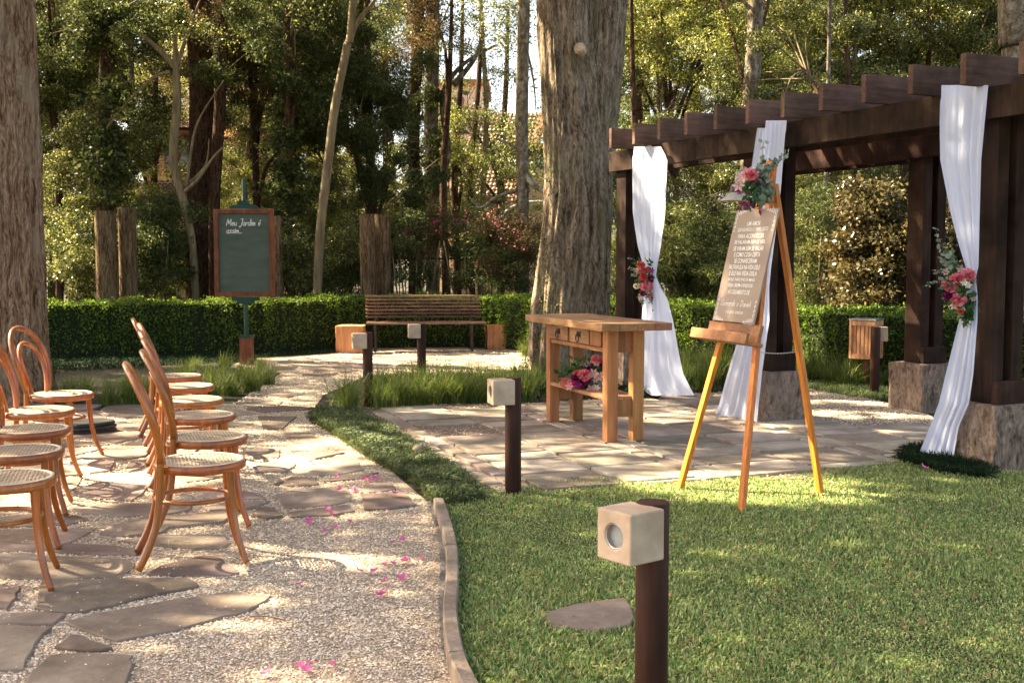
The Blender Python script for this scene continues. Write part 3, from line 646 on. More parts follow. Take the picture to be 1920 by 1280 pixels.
for i, ((row, k), c) in enumerate(posts.items()):
    plinth(c, seed=i)
    for s_ in (-1, 1):      # every post is a pair of timbers with a dark gap
        mb = MB(); top = ZB if s_ < 0 else ZB-.02
        mb.box((s_*.085, 0, (.445+top-.0)/2), (.10, .20, top-.445-.0)); mb.build('post', M['pergola'], perg, loc=(c.x, c.y, 0), rot=(0, 0, PA), bevel=.004)
    mb = MB(); mb.box((0, 0, .445+.07), (.068, .16, .14)); mb.build('spacer_block', M['pergola'], perg, loc=(c.x, c.y, 0), rot=(0, 0, PA), bevel=.004)
    mb = MB(); mb.box((0, -.125, .445+.075), (.27, .05, .15)); mb.build('post_shoe', M['pergola'], perg, loc=(c.x, c.y, 0), rot=(0, 0, PA), bevel=.004)
for row in (0, 1):
    c0 = posts[(row, 0)]; c2_ = posts[(row, 2)]
    for s_ in ((-1, 1) if row == 0 else (-1, 1)):
        off = D2*(.165*s_)
        a = c0-D1*2.6+off; b = c2_+D1*.16+off
        mb = MB(); mb.beam((a.x, a.y, ZB-BH/2), (b.x, b.y, ZB-BH/2), .055, BH); mb.build('beam', M['pergola'], perg, bevel=.004)
RD = .464
for i in range(18):
    c = p1c+D1*(4.60-RD*i); a = c-D2*.40; b = c+D2*(1.70+.5)
    if c.y < 3.5: break
    mb = MB(); Ln = (b-a).length
    mb.box((Ln/2, 0, .10), (Ln, .05, .20))
    o = mb.build('rafter', M['rafter'], perg, loc=(a.x, a.y, ZB+.002), rot=(0, 0, PA), bevel=.003)
    if i > 3:
        for zz in (.06, .13):
            if random.random() < .6:
                mb = MB(); mb.tube([(0, -.0255, 0), (0, -.0235, 0)], .006, 8); mb.build('bolt_head', M['iron'], o, loc=(.22, 0, zz))

# wall lamp on the middle post
lc = A(1380, 350, 9.35)
lm = thing('wall_lamp', 'gooseneck lantern with a pale bell shade on the middle pergola post', 'lamp', (lc.x, lc.y, 0))
cz = A(1380, 374, 9.35).z
mb = MB(); mb.lathe([(.022, .125), (.04, .12), (.048, .075), (.05, .06), (.052, .055)], 24); mb.build('socket_cap', M['bronze_dark'], lm, True, loc=(0, 0, cz))
mb = MB(); mb.lathe([(.052, .055), (.060, .05), (.10, .015), (.135, -.008), (.137, -.012), (.13, -.010), (.09, .012), (.045, .045)], 32); mb.build('shade', M['bronze'], lm, True, loc=(0, 0, cz))
pp = [Vector((0, 0, cz+.12))]+[Vector((.075-.075*math.cos(a), .02*a, cz+.16+.085*math.sin(a))) for a in [math.pi*k/10 for k in range(11)]]+[Vector((.17, .12, cz+.12)), Vector((.30, .20, cz+.12))]
mb = MB(); mb.tube(pp, .011, 8); mb.build('arm', M['bronze'], lm, True)

# ================================================================== CURTAINS
CP = Vector(posts[(0, 0)])-D2*.22; CN = D2.copy()        # plane of the outer beam faces
def curtain(rows, label, folds=7, amp=.010, seed=0, off=0.0, cols=70, extra=None):
    rows = sorted(rows); r = random.Random(seed); ph = r.uniform(0, 6)
    P0 = CP-D2*off; vs_ = [a[0] for a in rows]; N_ = 90; V = []
    L_ = np.interp; v0, v1 = vs_[0], vs_[-1]
    for i in range(N_+1):
        v = v0+(v1-v0)*i/N_; ul = L_(v, vs_, [a[1] for a in rows]); ur = L_(v, vs_, [a[2] for a in rows])
        dl = L_(v, vs_, [a[3] if len(a) > 3 else 0 for a in rows])
        a = onplane(ul, v, P0-D2*dl, CN); b = onplane(ur, v, P0-D2*dl, CN); wdt = (b-a).length
        for j in range(cols+1):
            t = j/cols; p = a.lerp(b, t)
            f = math.sin((t+.06*math.sin(t*7+seed))*folds*2*math.pi+ph+.7*math.sin(i*.035+seed))+.22*math.sin(t*folds*4.7*math.pi+ph*2+i*.012)+.6*math.sin(t*4+i*.05+seed)
            am = amp*(.45+.55*min(1, wdt/.3)) * (.5 if i < 4 else 1)
            q = p-D2*(f*am)+D1*(math.cos(t*folds*2*math.pi+ph)*am*.5)
            if q.z < .018: q = Vector((q.x, q.y, .02+abs(f)*.008))
            V.append(q)
    F = [(i*(cols+1)+j, i*(cols+1)+j+1, (i+1)*(cols+1)+j+1, (i+1)*(cols+1)+j) for i in range(N_) for j in range(cols)]
    me = fast_mesh('curtain', [tuple(x) for x in V], F, M['curtain'], True)
    o = link('curtain', me); tag(o, label, 'curtain'); return o
curtain([(160, 1767, 1853), (230, 1765, 1846), (300, 1766, 1840), (400, 1785, 1838), (460, 1800, 1837), (500, 1812, 1836), (522, 1816, 1830), (535, 1816, 1832), (560, 1811, 1835), (600, 1800, 1835), (700, 1775, 1828), (755, 1762, 1820), (800, 1745, 1800), (858, 1722, 1790)], 'white sheer curtain tied to the right front pergola post', 4, seed=1, off=.03)
curtain([(275, 1190, 1240), (300, 1188, 1253), (400, 1188, 1249), (460, 1196, 1241), (500, 1207, 1233), (517, 1211, 1230), (540, 1208, 1240), (560, 1206, 1252), (600, 1203, 1262), (660, 1196, 1272), (700, 1193, 1280), (728, 1200, 1294), (741, 1222, 1301)], 'white curtain behind the table tied halfway with flowers', 4, seed=2, off=.05)
curtain([(226, 1437, 1476), (300, 1430, 1470), (350, 1428, 1466), (400, 1422, 1460), (500, 1405, 1446), (540, 1410, 1442), (600, 1396, 1442), (640, 1384, 1436), (700, 1366, 1428), (760, 1350, 1422), (785, 1338, 1420), (796, 1352, 1418)], 'white curtain on the middle pergola post behind the easel', 4, seed=3, off=.08)
curtain([(240, 1420, 1447), (300, 1412, 1440), (350, 1405, 1432), (420, 1402, 1424)], 'short white curtain length beside the middle post behind the easel flowers', 3, seed=5, off=.03)

# ================================================================== CHAIRS
def circ(r, z, n=24, cx=0, cy=0, ry=None): return [(cx+r*math.cos(2*math.pi*k/n), cy+(ry or r)*math.sin(2*math.pi*k/n), z) for k in range(n)]
chair = thing('bentwood_chair', 'tmp', 'chair')
SR = .205; SH = .455
mb = MB(); mb.lathe([(SR, SH-.038), (SR+.004, SH-.03), (SR+.004, SH-.008), (SR-.002, SH), (SR-.009, SH), (SR-.014, SH-.006), (SR-.016, SH-.034), (SR-.012, SH-.038)], 40, closed=True)
ring = mb.build('seat_frame', M['cane_wood'], chair, True)
mb = MB()
def strand(a, b, z, wd):
    a = Vector((*a, z)); b = Vector((*b, z)); d = (b-a).normalized(); s = Vector((-d.y, d.x, 0))*wd/2
    mb.add([a-s, a+s, b+s, b-s, a-s-Vector((0, 0, .0012)), a+s-Vector((0, 0, .0012)), b+s-Vector((0, 0, .0012)), b-s-Vector((0, 0, .0012))], [(0, 3, 2, 1), (4, 5, 6, 7)])
rr = SR-.013
for ang, wd, sp, zz in ((0, .0046, .0165, .0), (90, .0046, .0165, .0012), (45, .0036, .0233, .0024), (135, .0036, .0233, .0034)):
    ca, sa = math.cos(R(ang)), math.sin(R(ang)); k = -rr+sp/2
    while k < rr:
        h = math.sqrt(max(0, rr*rr-k*k)); strand((k*-sa-h*ca, k*ca-h*sa), (k*-sa+h*ca, k*ca+h*sa), SH-.005+zz, wd); k += sp
mb.build('cane_seat', M['cane'], chair)
mb = MB(); mb.lathe([(rr-.012, SH-.003), (rr-.012, SH+.0015), (rr+.004, SH+.0015), (rr+.004, SH-.003)], 40, closed=True); mb.build('cane_binding', M['cane'], chair, True)
for s_ in (-1, 1):      # front legs
    pts = [(.125, s_*.125, SH-.03), (.128, s_*.13, .34), (.135, s_*.142, .22), (.155, s_*.165, .10), (.185, s_*.195, 0)]
    mb = MB(); mb.tube(catmull(pts, 4), [.0185-.0003*i for i in range(17)], 12); mb.build('leg', M['cane_wood'], chair, True)
    pts = [(-.178, s_*.140, SH+.06), (-.180, s_*.140, SH), (-.185, s_*.142, .34), (-.202, s_*.150, .20), (-.24, s_*.160, .09), (-.285, s_*.168, 0)]
    mb = MB(); mb.tube(catmull(pts, 4), [.0165+.00008*i for i in range(21)], 12); mb.build('leg', M['cane_wood'], chair, True)
def hoop(w0, w1, zt, zb, x0, x1, r, name):
    pts = []
    for k in range(29):
        t = -1+2*k/28; a = abs(t)
        if a > .45: f = (1-a)/.55; yy = (w0+(w1-w0)*math.sin(f*math.pi/2)); zz = zb+(zt-w1*1.0-zb)*f
        else: ang = (a/.45)*math.pi/2; yy = w1*math.sin(ang); zz = zt-w1*1.0+w1*1.0*math.cos(ang)
        xx = x0+(x1-x0)*max(0, (zz-zb)/(zt-zb))**1.75; pts.append((xx, math.copysign(yy, t) if a > 1e-9 else 0, zz))
    mb = MB(); mb.tube(pts, r, 12, up=(1, 0, 0)); return mb.build(name, M['cane_wood'], chair, True)
hoop(.140, .190, .905, SH+.02, -.179, -.315, .0180, 'back_frame')
hoop(.088, .128, .80, SH-.012, -.168, -.272, .0150, 'back_hoop')
mb = MB(); mb.tube([(x*1.0-.03, y, .285) for x, y, z in circ(.168, 0, 28)], .0105, 10, closed=True); mb.build('stretcher', M['cane_wood'], chair, True)
CR = R(17)
right = [(-1.447, 5.264, 20), (-1.60, 5.97, 19), (-1.86, 6.80, 22), (-2.125, 7.56, 18), (-2.40, 8.38, 22), (-2.68, 9.10, 19)]
left = [(-2.16, 4.83, 18), (-2.40, 5.53, 16), (-2.64, 6.24, 18), (-2.91, 7.02, 8), (-3.11, 7.88, -8)]
rl = ['nearest chair of the right row, seen whole in the foreground', 'second nearest chair of the right row, overlapping the nearest one', 'third chair of the right row, half hidden behind nearer backrests', 'fourth chair of the right row, its seat crossed by sun stripes', 'fifth chair of the right row, with a plain pale seat', 'farthest chair of the right row, its back top highest against the hedge']
ll = ['nearest chair of the left row, its back outside the photo', 'second nearest chair of the left row, in the shade', 'middle chair of the left row, sun reaching its seat', 'fourth chair of the left row, next to the farthest one', 'farthest chair of the left row, its lit backrest against the thick trunk']
first = True
for S_, lb_, gname in ((right, rl, 'bentwood chairs of the right row'), (left, ll, 'bentwood chairs of the left row')):
    for (x, y, a), lab in zip(S_, lb_):
        o = chair if first else copy_tree(chair); first = False
        o.location = (x, y, .018); o.rotation_euler = (0, 0, R(a+random.uniform(-1.5, 1.5))); o['label'] = lab; o['group'] = gname

# flat dark slate pile beside the far left chair
p = G(185, 812); sl = thing('slate_pile', 'small pile of flat dark slates on the path behind the left chairs', 'slates', (p.x-.15, p.y, 0), .2)
for k in range(3):
    mb = MB(); mb.prism([(.30*math.cos(a)*(1-.06*k)+random.uniform(-.03, .03), .20*math.sin(a)+random.uniform(-.02, .02)) for a in [2*math.pi*j/8 for j in range(8)]], .02+k*.028, .042+k*.028, .003); mb.build('slate', M['black'], sl)

# ================================================================== TABLE
tb = thing('console_table', 'rustic wooden console table with two small drawers on the terrace', 'table', (*(G(1025, 794)+G(1206, 834))[:2],)+(0,) if False else ((G(1025, 794).x+G(1206, 834).x)/2, (G(1025, 794).y+G(1206, 834).y)/2, .03), 0)
ta = math.atan2((G(1142, 837)-G(1025, 794)).y, (G(1142, 837)-G(1025, 794)).x); tb.rotation_euler = (0, 0, ta)
TL, TW, TH = 1.24, .30, .90
LEG = .085
for sx in (-1, 1):
    for sy in (-1, 1):
        mb = MB(); mb.box((sx*(TL/2-LEG/2), sy*(TW/2-LEG/2), TH/2-.03), (LEG, LEG*1.02, TH-.06), taper=1.06); mb.build('leg', M['table_wood'], tb, bevel=.004)
for k in range(4):
    yy = -.215+.1435*k; mb = MB(); mb.box((.02, yy, TH-.03), (TL+.34, .141, .055)); mb.build('top_board', M['table_top'], tb, bevel=.004)
for sx in (-1, 1):
    mb = MB(); mb.box((sx*(TL/2-LEG/2), 0, TH-.145), (LEG*.5, TW-2*LEG, .17)); mb.build('end_panel', M['table_wood'], tb, bevel=.003)
    mb = MB(); mb.box((sx*(TL/2-LEG/2), 0, .25), (LEG*.5, TW-2*LEG, .13)); mb.build('end_rail', M['table_wood'], tb, bevel=.003)
for sy in (-1, 1):
    mb = MB()
    mb.box((0, sy*(TW/2-.025), TH-.215), (TL-2*LEG, .03, .03)); mb.build('apron_rail', M['table_wood'], tb, bevel=.002)
mb = MB(); mb.box((0, TW/2-.03, TH-.13), (TL-2*LEG, .02, .13)); mb.build('back_panel', M['table_wood'], tb)
dw = .385
for i, cx in enumerate((-.34, .085)):
    mb = MB(); mb.box((cx, -TW/2+.02, TH-.13), (dw, .05, .125)); d = mb.build('drawer', M['table_top'], tb, bevel=.004)
    mb = MB(); mb.box((cx, -TW/2-.008, TH-.12), (.07, .005, .045)); h = mb.build('handle_plate', M['iron'], d)
    mb = MB(); mb.tube([(cx+.028*math.cos(a), -TW/2-.02, TH-.15+.033*math.sin(a)) for a in [2*math.pi*k/14 for k in range(14)]], .004, 6, closed=True); mb.build('handle_ring', M['iron'], d, True)
mb = MB(); mb.box((.40, -TW/2+.02, TH-.13), (.20, .045, .125)); mb.build('front_panel', M['table_wood'], tb, bevel=.003)
mb = MB(); mb.box((-.13, -TW/2+.03, TH-.13), (.03, .03, .13)); mb.build('divider', M['iron'], tb)
for k in range(2):
    mb = MB(); mb.box((0, -.075+.15*k, .325), (TL-.06, .145, .028)); mb.build('shelf_board', M['table_top'], tb, bevel=.003)

# ================================================================== FLOWERS
def ballflower(r, n, m, name, parent, loc, cup=.8, rz=None):
    """ruffled carnation-like bloom: many short petals on a ball"""
    d = rng.normal(size=(n, 3)); d /= np.linalg.norm(d, axis=1)[:, None]; d[:, 2] = d[:, 2]*.8
    a = rng.normal(size=(n, 3)); a -= (a*d).sum(1)[:, None]*d; a /= np.linalg.norm(a, axis=1)[:, None]
    b0 = d*r*.3; tip = d*r*(1+rng.uniform(-.25, .15, n))[:, None]; wv = a*(r*.22)
    V = np.stack([b0, tip*.93-wv, tip, tip*.93+wv], 1).reshape(-1, 3); F = np.arange(4*n).reshape(-1, 4)
    return link(name, fast_mesh(name, V, F, m), parent, loc)
def starflower(r, m, name, parent, loc, dirv):
    q = Vector(dirv).to_track_quat('Z', 'Y'); V = []; F = []
    for k in range(6):
        a = math.pi*k/3; d = Vector((math.cos(a), math.sin(a), 0)); s = Vector((-d.y, d.x, 0)); b = len(V)
        for p in (Vector((0, 0, 0)), d*r*.55+s*r*.26+Vector((0, 0, r*.45)), d*r+Vector((0, 0, r*.5)), d*r*.55-s*r*.26+Vector((0, 0, r*.45))): V.append(tuple(q @ p))
        F.append((b, b+1, b+2, b+3))
    return link(name, fast_mesh(name, V, F, m), parent, loc)
def euc_sprig(p0, p1, parent, n=14, r=.022, sag=.05, m='euc', stem='stem'):
    p0 = Vector(p0); p1 = Vector(p1); V = []; F = []; pts = []
    for k in range(n+1):
        t = k/n; p = p0.lerp(p1, t)+Vector((0, 0, -sag*math.sin(t*math.pi)*.6)); pts.append(p)
        if k < 1: continue
        ax = (p1-p0).normalized(); u = Vector((random.uniform(-1, 1), random.uniform(-1, 1), random.uniform(-1, 1))); u = (u-ax*u.dot(ax)).normalized()
        for s_ in (-1, 1):
            c = p+u*s_*r*.9; nn_ = Vector((random.uniform(-.9, .9), random.uniform(-1, .4), random.uniform(-.9, .9))); u = (u-nn_*u.dot(nn_)/max(nn_.length_squared, .01)).normalized() if nn_.length > .1 else u; nn_ = nn_.normalized(); x_ = u; y_ = nn_.cross(x_).normalized(); b = len(V); rr_ = r*random.uniform(.7, 1.1)*(1-.35*t)
            for j in range(8):
                a = 2*math.pi*j/8; V.append(tuple(c+x_*math.cos(a)*rr_+y_*math.sin(a)*rr_*.85))
            F.append(tuple(range(b, b+8)))
    me = bpy.data.meshes.new('sprig'); me.from_pydata(V, [], F); me.materials.append(M[m]); o = link('sprig', me, parent)
    mb = MB(); mb.tube(pts, .0016, 5); mb.build('sprig_stem', M['stem'], o); return o
def leafball(c, rx, ry, rz, n, size, m, parent, name='foliage'):
    P = rng.normal(size=(n, 3)); P /= np.linalg.norm(P, axis=1)[:, None]; P *= (rng.random(n)**.4)[:, None]*np.array([rx, ry, rz]); P += np.array(c)
    V, F = leaves(P, size, .45, tilt=2); return link(name, fast_mesh(name, V, F, m), parent)

def bloomset(parent, items, Y0, toward=(0, -1, 0), base=(0, 0, 0)):
    B = Vector(base)
    for (u, v, r, c, kind, dy) in items:
        p = A(u, v, Y0+dy)-B
        if kind == 'b': ballflower(r, 200 if r > .03 else 110, M[c], 'bloom', parent, p)
        else: starflower(r, M[c], 'bloom', parent, p, (random.uniform(-.7, .3), -1, random.uniform(-.3, .6)))
# bouquet on the first curtain
def c4(x, y): return 1160+x/8, 460+y/8
Y1 = onplane(1215, 515, CP-D2*.05, CN).y-.09
b1 = thing('floral_tie', 'pink and coral flower spray tying the curtain behind the table', 'flower arrangement')
leafball(A(*c4(400, 480), Y1), .11, .05, .24, 90, .055, M['greens'], b1); leafball(A(*c4(560, 680), Y1), .12, .05, .10, 40, .05, M['cream'], b1)
bloomset(b1, [(*c4(335, 290), .042, 'coral', 'b', 0), (*c4(400, 380), .045, 'coral', 'b', -.02), (*c4(310, 380), .04, 'blush', 'b', 0), (*c4(375, 480), .046, 'coral', 'b', 0), (*c4(490, 370), .036, 'magenta', 's', -.02), (*c4(490, 500), .045, 'magenta', 'b', -.01), (*c4(410, 610), .062, 'pink', 'b', -.03), (*c4(275, 610), .036, 'cream', 'b', 0), (*c4(370, 720), .036, 'magenta', 'b', -.01), (*c4(445, 690), .03, 'pink', 's', -.04), (*c4(475, 740), .034, 'pink', 'b', 0), (*c4(580, 680), .035, 'blush', 's', 0), (*c4(330, 770), .04, 'blush', 's', 0), (*c4(420, 230), .03, 'cream', 's', 0)], Y1)
for a, b in (((330, 300), (150, 180)), ((300, 400), (150, 330)), ((300, 440), (190, 450)), ((460, 240), (560, 260)), ((500, 780), (540, 1000)), ((560, 740), (640, 830)), ((340, 800), (370, 890)), ((500, 760), (480, 860))):
    euc_sprig(A(*c4(*a), Y1), A(*c4(*b), Y1-.02), b1, 7, .016, 0, 'euc' if a[0] < 450 else 'greens')
# bouquet on the right curtain
def c5(x, y): return 1700+x/5.333, 380+y/5.333
Y3 = onplane(1815, 525, CP, CN).y-.10
b3 = thing('floral_tie', 'pink carnation and eucalyptus spray tying the right curtain', 'flower arrangement')
leafball(A(*c5(500, 900), Y3), .10, .05, .16, 90, .05, M['greens'], b3); leafball(A(*c5(620, 1060), Y3), .05, .04, .10, 60, .05, M['greens'], b3)
bloomset(b3, [(*c5(610, 720), .050, 'pink', 'b', -.02), (*c5(510, 760), .050, 'pink', 'b', -.03), (*c5(450, 850), .045, 'pink', 'b', 0), (*c5(380, 820), .03, 'pink', 'b', 0), (*c5(520, 970), .052, 'pink', 'b', -.03), (*c5(430, 930), .042, 'magenta', 'b', 0), (*c5(570, 800), .028, 'cream', 's', -.06), (*c5(610, 830), .028, 'cream', 's', -.05), (*c5(530, 665), .033, 'blush', 's', 0), (*c5(460, 1020), .034, 'blush', 's', -.02), (*c5(650, 960), .028, 'blush', 's', 0), (*c5(390, 700), .026, 'blush', 's', 0), (*c5(540, 1090), .026, 'coral', 'b', 0), (*c5(640, 770), .034, 'blush', 'b', 0)], Y3)
for a, b, r_ in (((460, 700), (290, 280), .03), ((480, 640), (420, 480), .032), ((440, 640), (340, 560), .03), ((420, 740), (190, 830), .02), ((440, 680), (270, 690), .018), ((480, 600), (500, 650), .03)):
    euc_sprig(A(*c5(*a), Y3), A(*c5(*b), Y3), b3, 9, r_*.8, 0)
for a, b in (((560, 1000), (580, 1240)), ((620, 1000), (660, 1160)), ((600, 1050), (620, 1200)), ((640, 900), (690, 1000))): euc_sprig(A(*c5(*a), Y3), A(*c5(*b), Y3), b3, 8, .022, 0, 'greens')
# basket bouquet on the table shelf
bb = G(1100, 755, .34); bb = Vector((.55, 9.15, .372))
b2 = thing('flower_basket', 'basket of pink and magenta flowers on the lower table shelf', 'flower basket', bb)
def c7(x, y): return 1020+x/9.145, 640+y/9.145
mb = MB(); mb.lathe([(.07, 0), (.085, .03), (.10, .08), (.105, .085), (.095, .08), (.06, .01)], 20); bk = mb.build('basket', M['basket'], b2, True, loc=(-.06, 0, 0)); bk.scale = (1.3, .9, 1)
leafball((0.02, 0, .12), .19, .09, .12, 220, .065, M['greens'], b2); leafball((.05, -.04, .06), .15, .06, .05, 40, .06, M['euc'], b2)
Yb = bb.y-.09
bloomset(b2, [(*c7(690, 580), .058, 'pink', 'b', -.03), (*c7(900, 310), .05, 'pink', 'b', 0), (*c7(985, 370), .038, 'magenta', 'b', 0), (*c7(900, 370), .036, 'blush', 's', -.02), (*c7(560, 640), .048, 'magenta', 'b', -.01), (*c7(560, 750), .044, 'magenta', 's', -.05), (*c7(455, 770), .042, 'pink', 's', -.04), (*c7(630, 690), .045, 'magenta', 'b', 0), (*c7(860, 560), .048, 'blush', 's', -.03), (*c7(960, 600), .046, 'blush', 's', -.03), (*c7(800, 830), .046, 'blush', 's', -.05), (*c7(760, 470), .036, 'magenta', 'b', 0), (*c7(580, 550), .036, 'coral', 'b', 0), (*c7(770, 650), .04, 'magenta', 's', 0), (*c7(480, 700), .04, 'pink', 'b', 0), (*c7(1020, 720), .02, 'cream', 's', -.05), (*c7(910, 790), .035, 'cream', 's', -.05), (*c7(1060, 340), .04, 'blush', 'b', .03), (*c7(880, 650), .03, 'blush', 's', -.02)], Yb, base=bb)
euc_sprig(A(*c7(760, 430), Yb)-bb, A(*c7(490, 340), Yb)-bb, b2, 8, .015, 0); euc_sprig(A(*c7(800, 420), Yb)-bb, A(*c7(740, 340), Yb)-bb, b2, 6, .014, 0)

# ================================================================== EASEL
e1 = G(1275, 914, .02); e2 = G(1390, 959, .02); e3 = G(1538, 924, .02)
apex = A(1443, 330, 6.79)
ez = thing('easel', 'tall orange pine easel standing at the lawn edge', 'easel')
fr = ((e1+e2)/2); nrm = (e2-e1).cross(apex-e1).normalized()
if nrm.y > 0: nrm = -nrm
side = (e2-e1).normalized()
for a, b, wd in ((e1, apex-side*.028, .045), (e2, apex+side*.028, .045)):
    mb = MB(); mb.beam(a, b+(b-a).normalized()*.06, .028, wd, up=side); mb.build('leg', M['easel_wood'], ez, bevel=.003)
mb = MB(); ra = apex-nrm*.035-Vector((0, 0, .04)); mb.beam(e3, ra, .028, .045, up=side); mb.build('leg', M['easel_wood'], ez, bevel=.003)
mb = MB(); up_ = nrm.cross(side).normalized()
if up_.z < 0: up_ = -up_
mb.beam(apex-up_*.16+nrm*.018, apex+up_*.085+nrm*.018, .085, .02, up=nrm.cross(up_).normalized() if False else nrm); mb.build('head_block', M['easel_wood'], ez, bevel=.003)
def onE(u, v, off): return onplane(u, v, e1+nrm*off, nrm)
# tray: lower lip + upper ledge board, perpendicular to the legs
tl = onE(1316, 632, .05); tr = onE(1424, 640, .05)
tdir = side.copy()
tlc = onE(1318, 630, .05); trc = tlc+tdir*((onE(1424, 641, .05)-tlc).dot(tdir))
for name, dz0, dz1, o0_, o1_, ex in (('tray_back', .10, 0.0, .022, .045, -.03), ('tray_shelf', .0, -.022, .022, .12, .0), ('tray_lip', .038, -.022, .12, .14, .0)):
    mid_ = (tlc+trc)/2-nrm*.05; ln = (trc-tlc).length+ex*2
    c = mid_+up_*((dz0+dz1)/2)+nrm*((o0_+o1_)/2); mb = MB()
    Mx = Matrix((tdir, up_, nrm)).transposed()
    mb.box(c, (ln, dz0-dz1, o1_-o0_), rot=Mx); mb.build(name, M['tray_wood'], ez, bevel=.003)
mb = MB()
ca_ = e2.lerp(apex, .46); cb_ = e3.lerp(ra, .46); pts = [ca_.lerp(cb_, t/30)+Vector((0, 0, -.012*math.sin(math.pi*t/30))) for t in range(31)]
for i in range(30): 
    mb.tube([pts[i], pts[i].lerp(pts[i+1], .98)], .0035 if i % 2 else .002, 6)
mb.build('chain', M['chain'], ez, True)
# sign board standing on the tray: local frame x = side, y = up along the board
so_ = .052
bl = onE(1343, 603, so_); br = onE(1422, 606, so_); tr_ = onE(1455, 389, so_); tl_ = onE(1376, 398, so_)
sw = ((br-bl).dot(side)+(tr_-tl_).dot(side))/2; sh = ((tl_-bl).dot(up_)+(tr_-br).dot(up_))/2
org = (bl+br+tr_+tl_)/4
Msign = Matrix((side, up_, nrm)).transposed().to_4x4(); 
if Msign.determinant() < 0: side2 = -side; Msign = Matrix((side2, up_, nrm)).transposed().to_4x4()
Msign.translation = org
print('sign', sw, sh, 'apex', apex, 'nrm', nrm)
sign = thing('welcome_sign', 'brown wedding sign with white lettering resting on the easel', 'sign'); sign.matrix_world = Msign
mb = MB(); mb.box((0, 0, 0), (sw, sh, .012)); mb.build('panel', M['sign_wood'], sign, bevel=.002)
def text(body, h, wmax, x, y, z, parent, m, shear=0, align='CENTER', name='lettering', bold=0):
    cu = bpy.data.curves.new(name, 'FONT'); cu.body = body; cu.size = 1; cu.align_x = 'LEFT'; cu.shear = shear; cu.offset = bold; cu.fill_mode = 'FRONT'; cu.resolution_u = 3
    o = bpy.data.objects.new(name, cu); COL.objects.link(o); bpy.context.view_layer.update()
    dg = bpy.context.evaluated_depsgraph_get(); me = bpy.data.meshes.new_from_object(o.evaluated_get(dg)); bpy.data.objects.remove(o)
    co = np.empty(len(me.vertices)*3); me.vertices.foreach_get('co', co); co = co.reshape(-1, 3)
    mn_, mx_ = co.min(0), co.max(0); co -= mn_; hh = mx_[1]-mn_[1]; ww = mx_[0]-mn_[0]
    co[:, 1] *= h/hh; co[:, 0] *= wmax/ww
    co[:, 0] += x-(wmax/2 if align == 'CENTER' else 0); co[:, 1] += y-h/2; co[:, 2] = z
    me.vertices.foreach_set('co', co.ravel()); me.update(); me.materials.clear(); me.materials.append(m)
    return link(name, me, parent)
lines = [('UM AMOR', .34), ('QUE AGUARDOU O TEMPO CERTO', .78), ('PARA ACONTECER.', .68), ('SE FALARAM SEM SE VER,', .80), ('SE VIRAM SEM SE FALAR', .78), ('E COMO COISA CERTA', .68), ('SE CONHECERAM.', .60), ('FALTAVA ELA NA VIDA DELE', .80), ('E ELE NA VIDA DELA', .72), ('HOJE, NÃO FALTA MAIS.', .70), ('SEJA BEM-VINDOS', .64), ('AO CASAMENTO DE:', .58)]
for i, (tx, wf) in enumerate(lines):
    text(tx, sh*(.040 if i else .042), sw*wf*.92, 0, sh*(.375-.0555*i), .0068, sign, M['white_paint'], bold=.008)
text('15.02.2020', sh*.022, sw*.42, 0, -sh*.415, .0068, sign, M['white_paint'])
# handwritten letters as strokes in a unit box (baseline 0, x-height .5, ascender 1)
def arc(cx, cy, rx, ry, a0, a1, n=10): return [(cx+rx*math.cos(R(a0+(a1-a0)*k/n)), cy+ry*math.sin(R(a0+(a1-a0)*k/n))) for k in range(n+1)]
HW = {'M': ([[(0, 0), (.12, 1), (.35, .25), (.6, 1), (.68, 0)]], .8), 'e': ([[(.03, .24), (.3, .3)]+arc(.18, .25, .15, .25, 20, 320)], .42), 'u': ([[(0, .5), (.03, .08), (.15, 0), (.28, .12), (.31, .5)], [(.31, .5), (.33, 0)]], .46),
      'J': ([[(.1, 1), (.42, 1), (.3, 0), (.12, -.28), (-.02, -.1)]], .5), 'a': ([arc(.17, .24, .16, .24, 40, 400), [(.32, .48), (.33, .05), (.4, 0)]], .46), 'r': ([[(0, .5), (.04, 0)], [(.03, .3), (.14, .47), (.27, .45)]], .34),
      'd': ([arc(.17, .24, .16, .24, 40, 400), [(.36, 1), (.33, .05), (.4, 0)]], .48), 'i': ([[(.03, .5), (.05, 0)], [(.04, .68), (.06, .73)]], .17), 'm': ([[(0, .5), (.03, 0), (.07, .38), (.17, .48), (.22, .35), (.23, 0), (.28, .38), (.37, .48), (.42, .35), (.44, 0)]], .58),
      'é': ([[(.03, .24), (.3, .3)]+arc(.18, .25, .15, .25, 20, 320), [(.18, .66), (.3, .85)]], .42), 's': ([[(.28, .45), (.13, .5), (.05, .38), (.24, .18), (.17, 0), (0, .05)]], .36), '.': ([[(.02, 0), (.05, .03)]], .14),
      'L': ([[(.32, .95), (.16, 1.0), (.1, .5), (.02, .05), (.2, .12), (.45, 0)]], .5), 'o': ([arc(.17, .25, .16, .25, 90, 450)], .42), 'n': ([[(0, .5), (.03, 0), (.08, .38), (.2, .48), (.27, .35), (.28, 0)]], .4),
      'D': ([[(.1, 1), (.06, 0), (.35, .08), (.55, .5), (.38, .93), (.0, .96)]], .68), 'l': ([[(.05, 1), (.05, .06), (.13, 0)]], .2), ' ': ([], .35)}
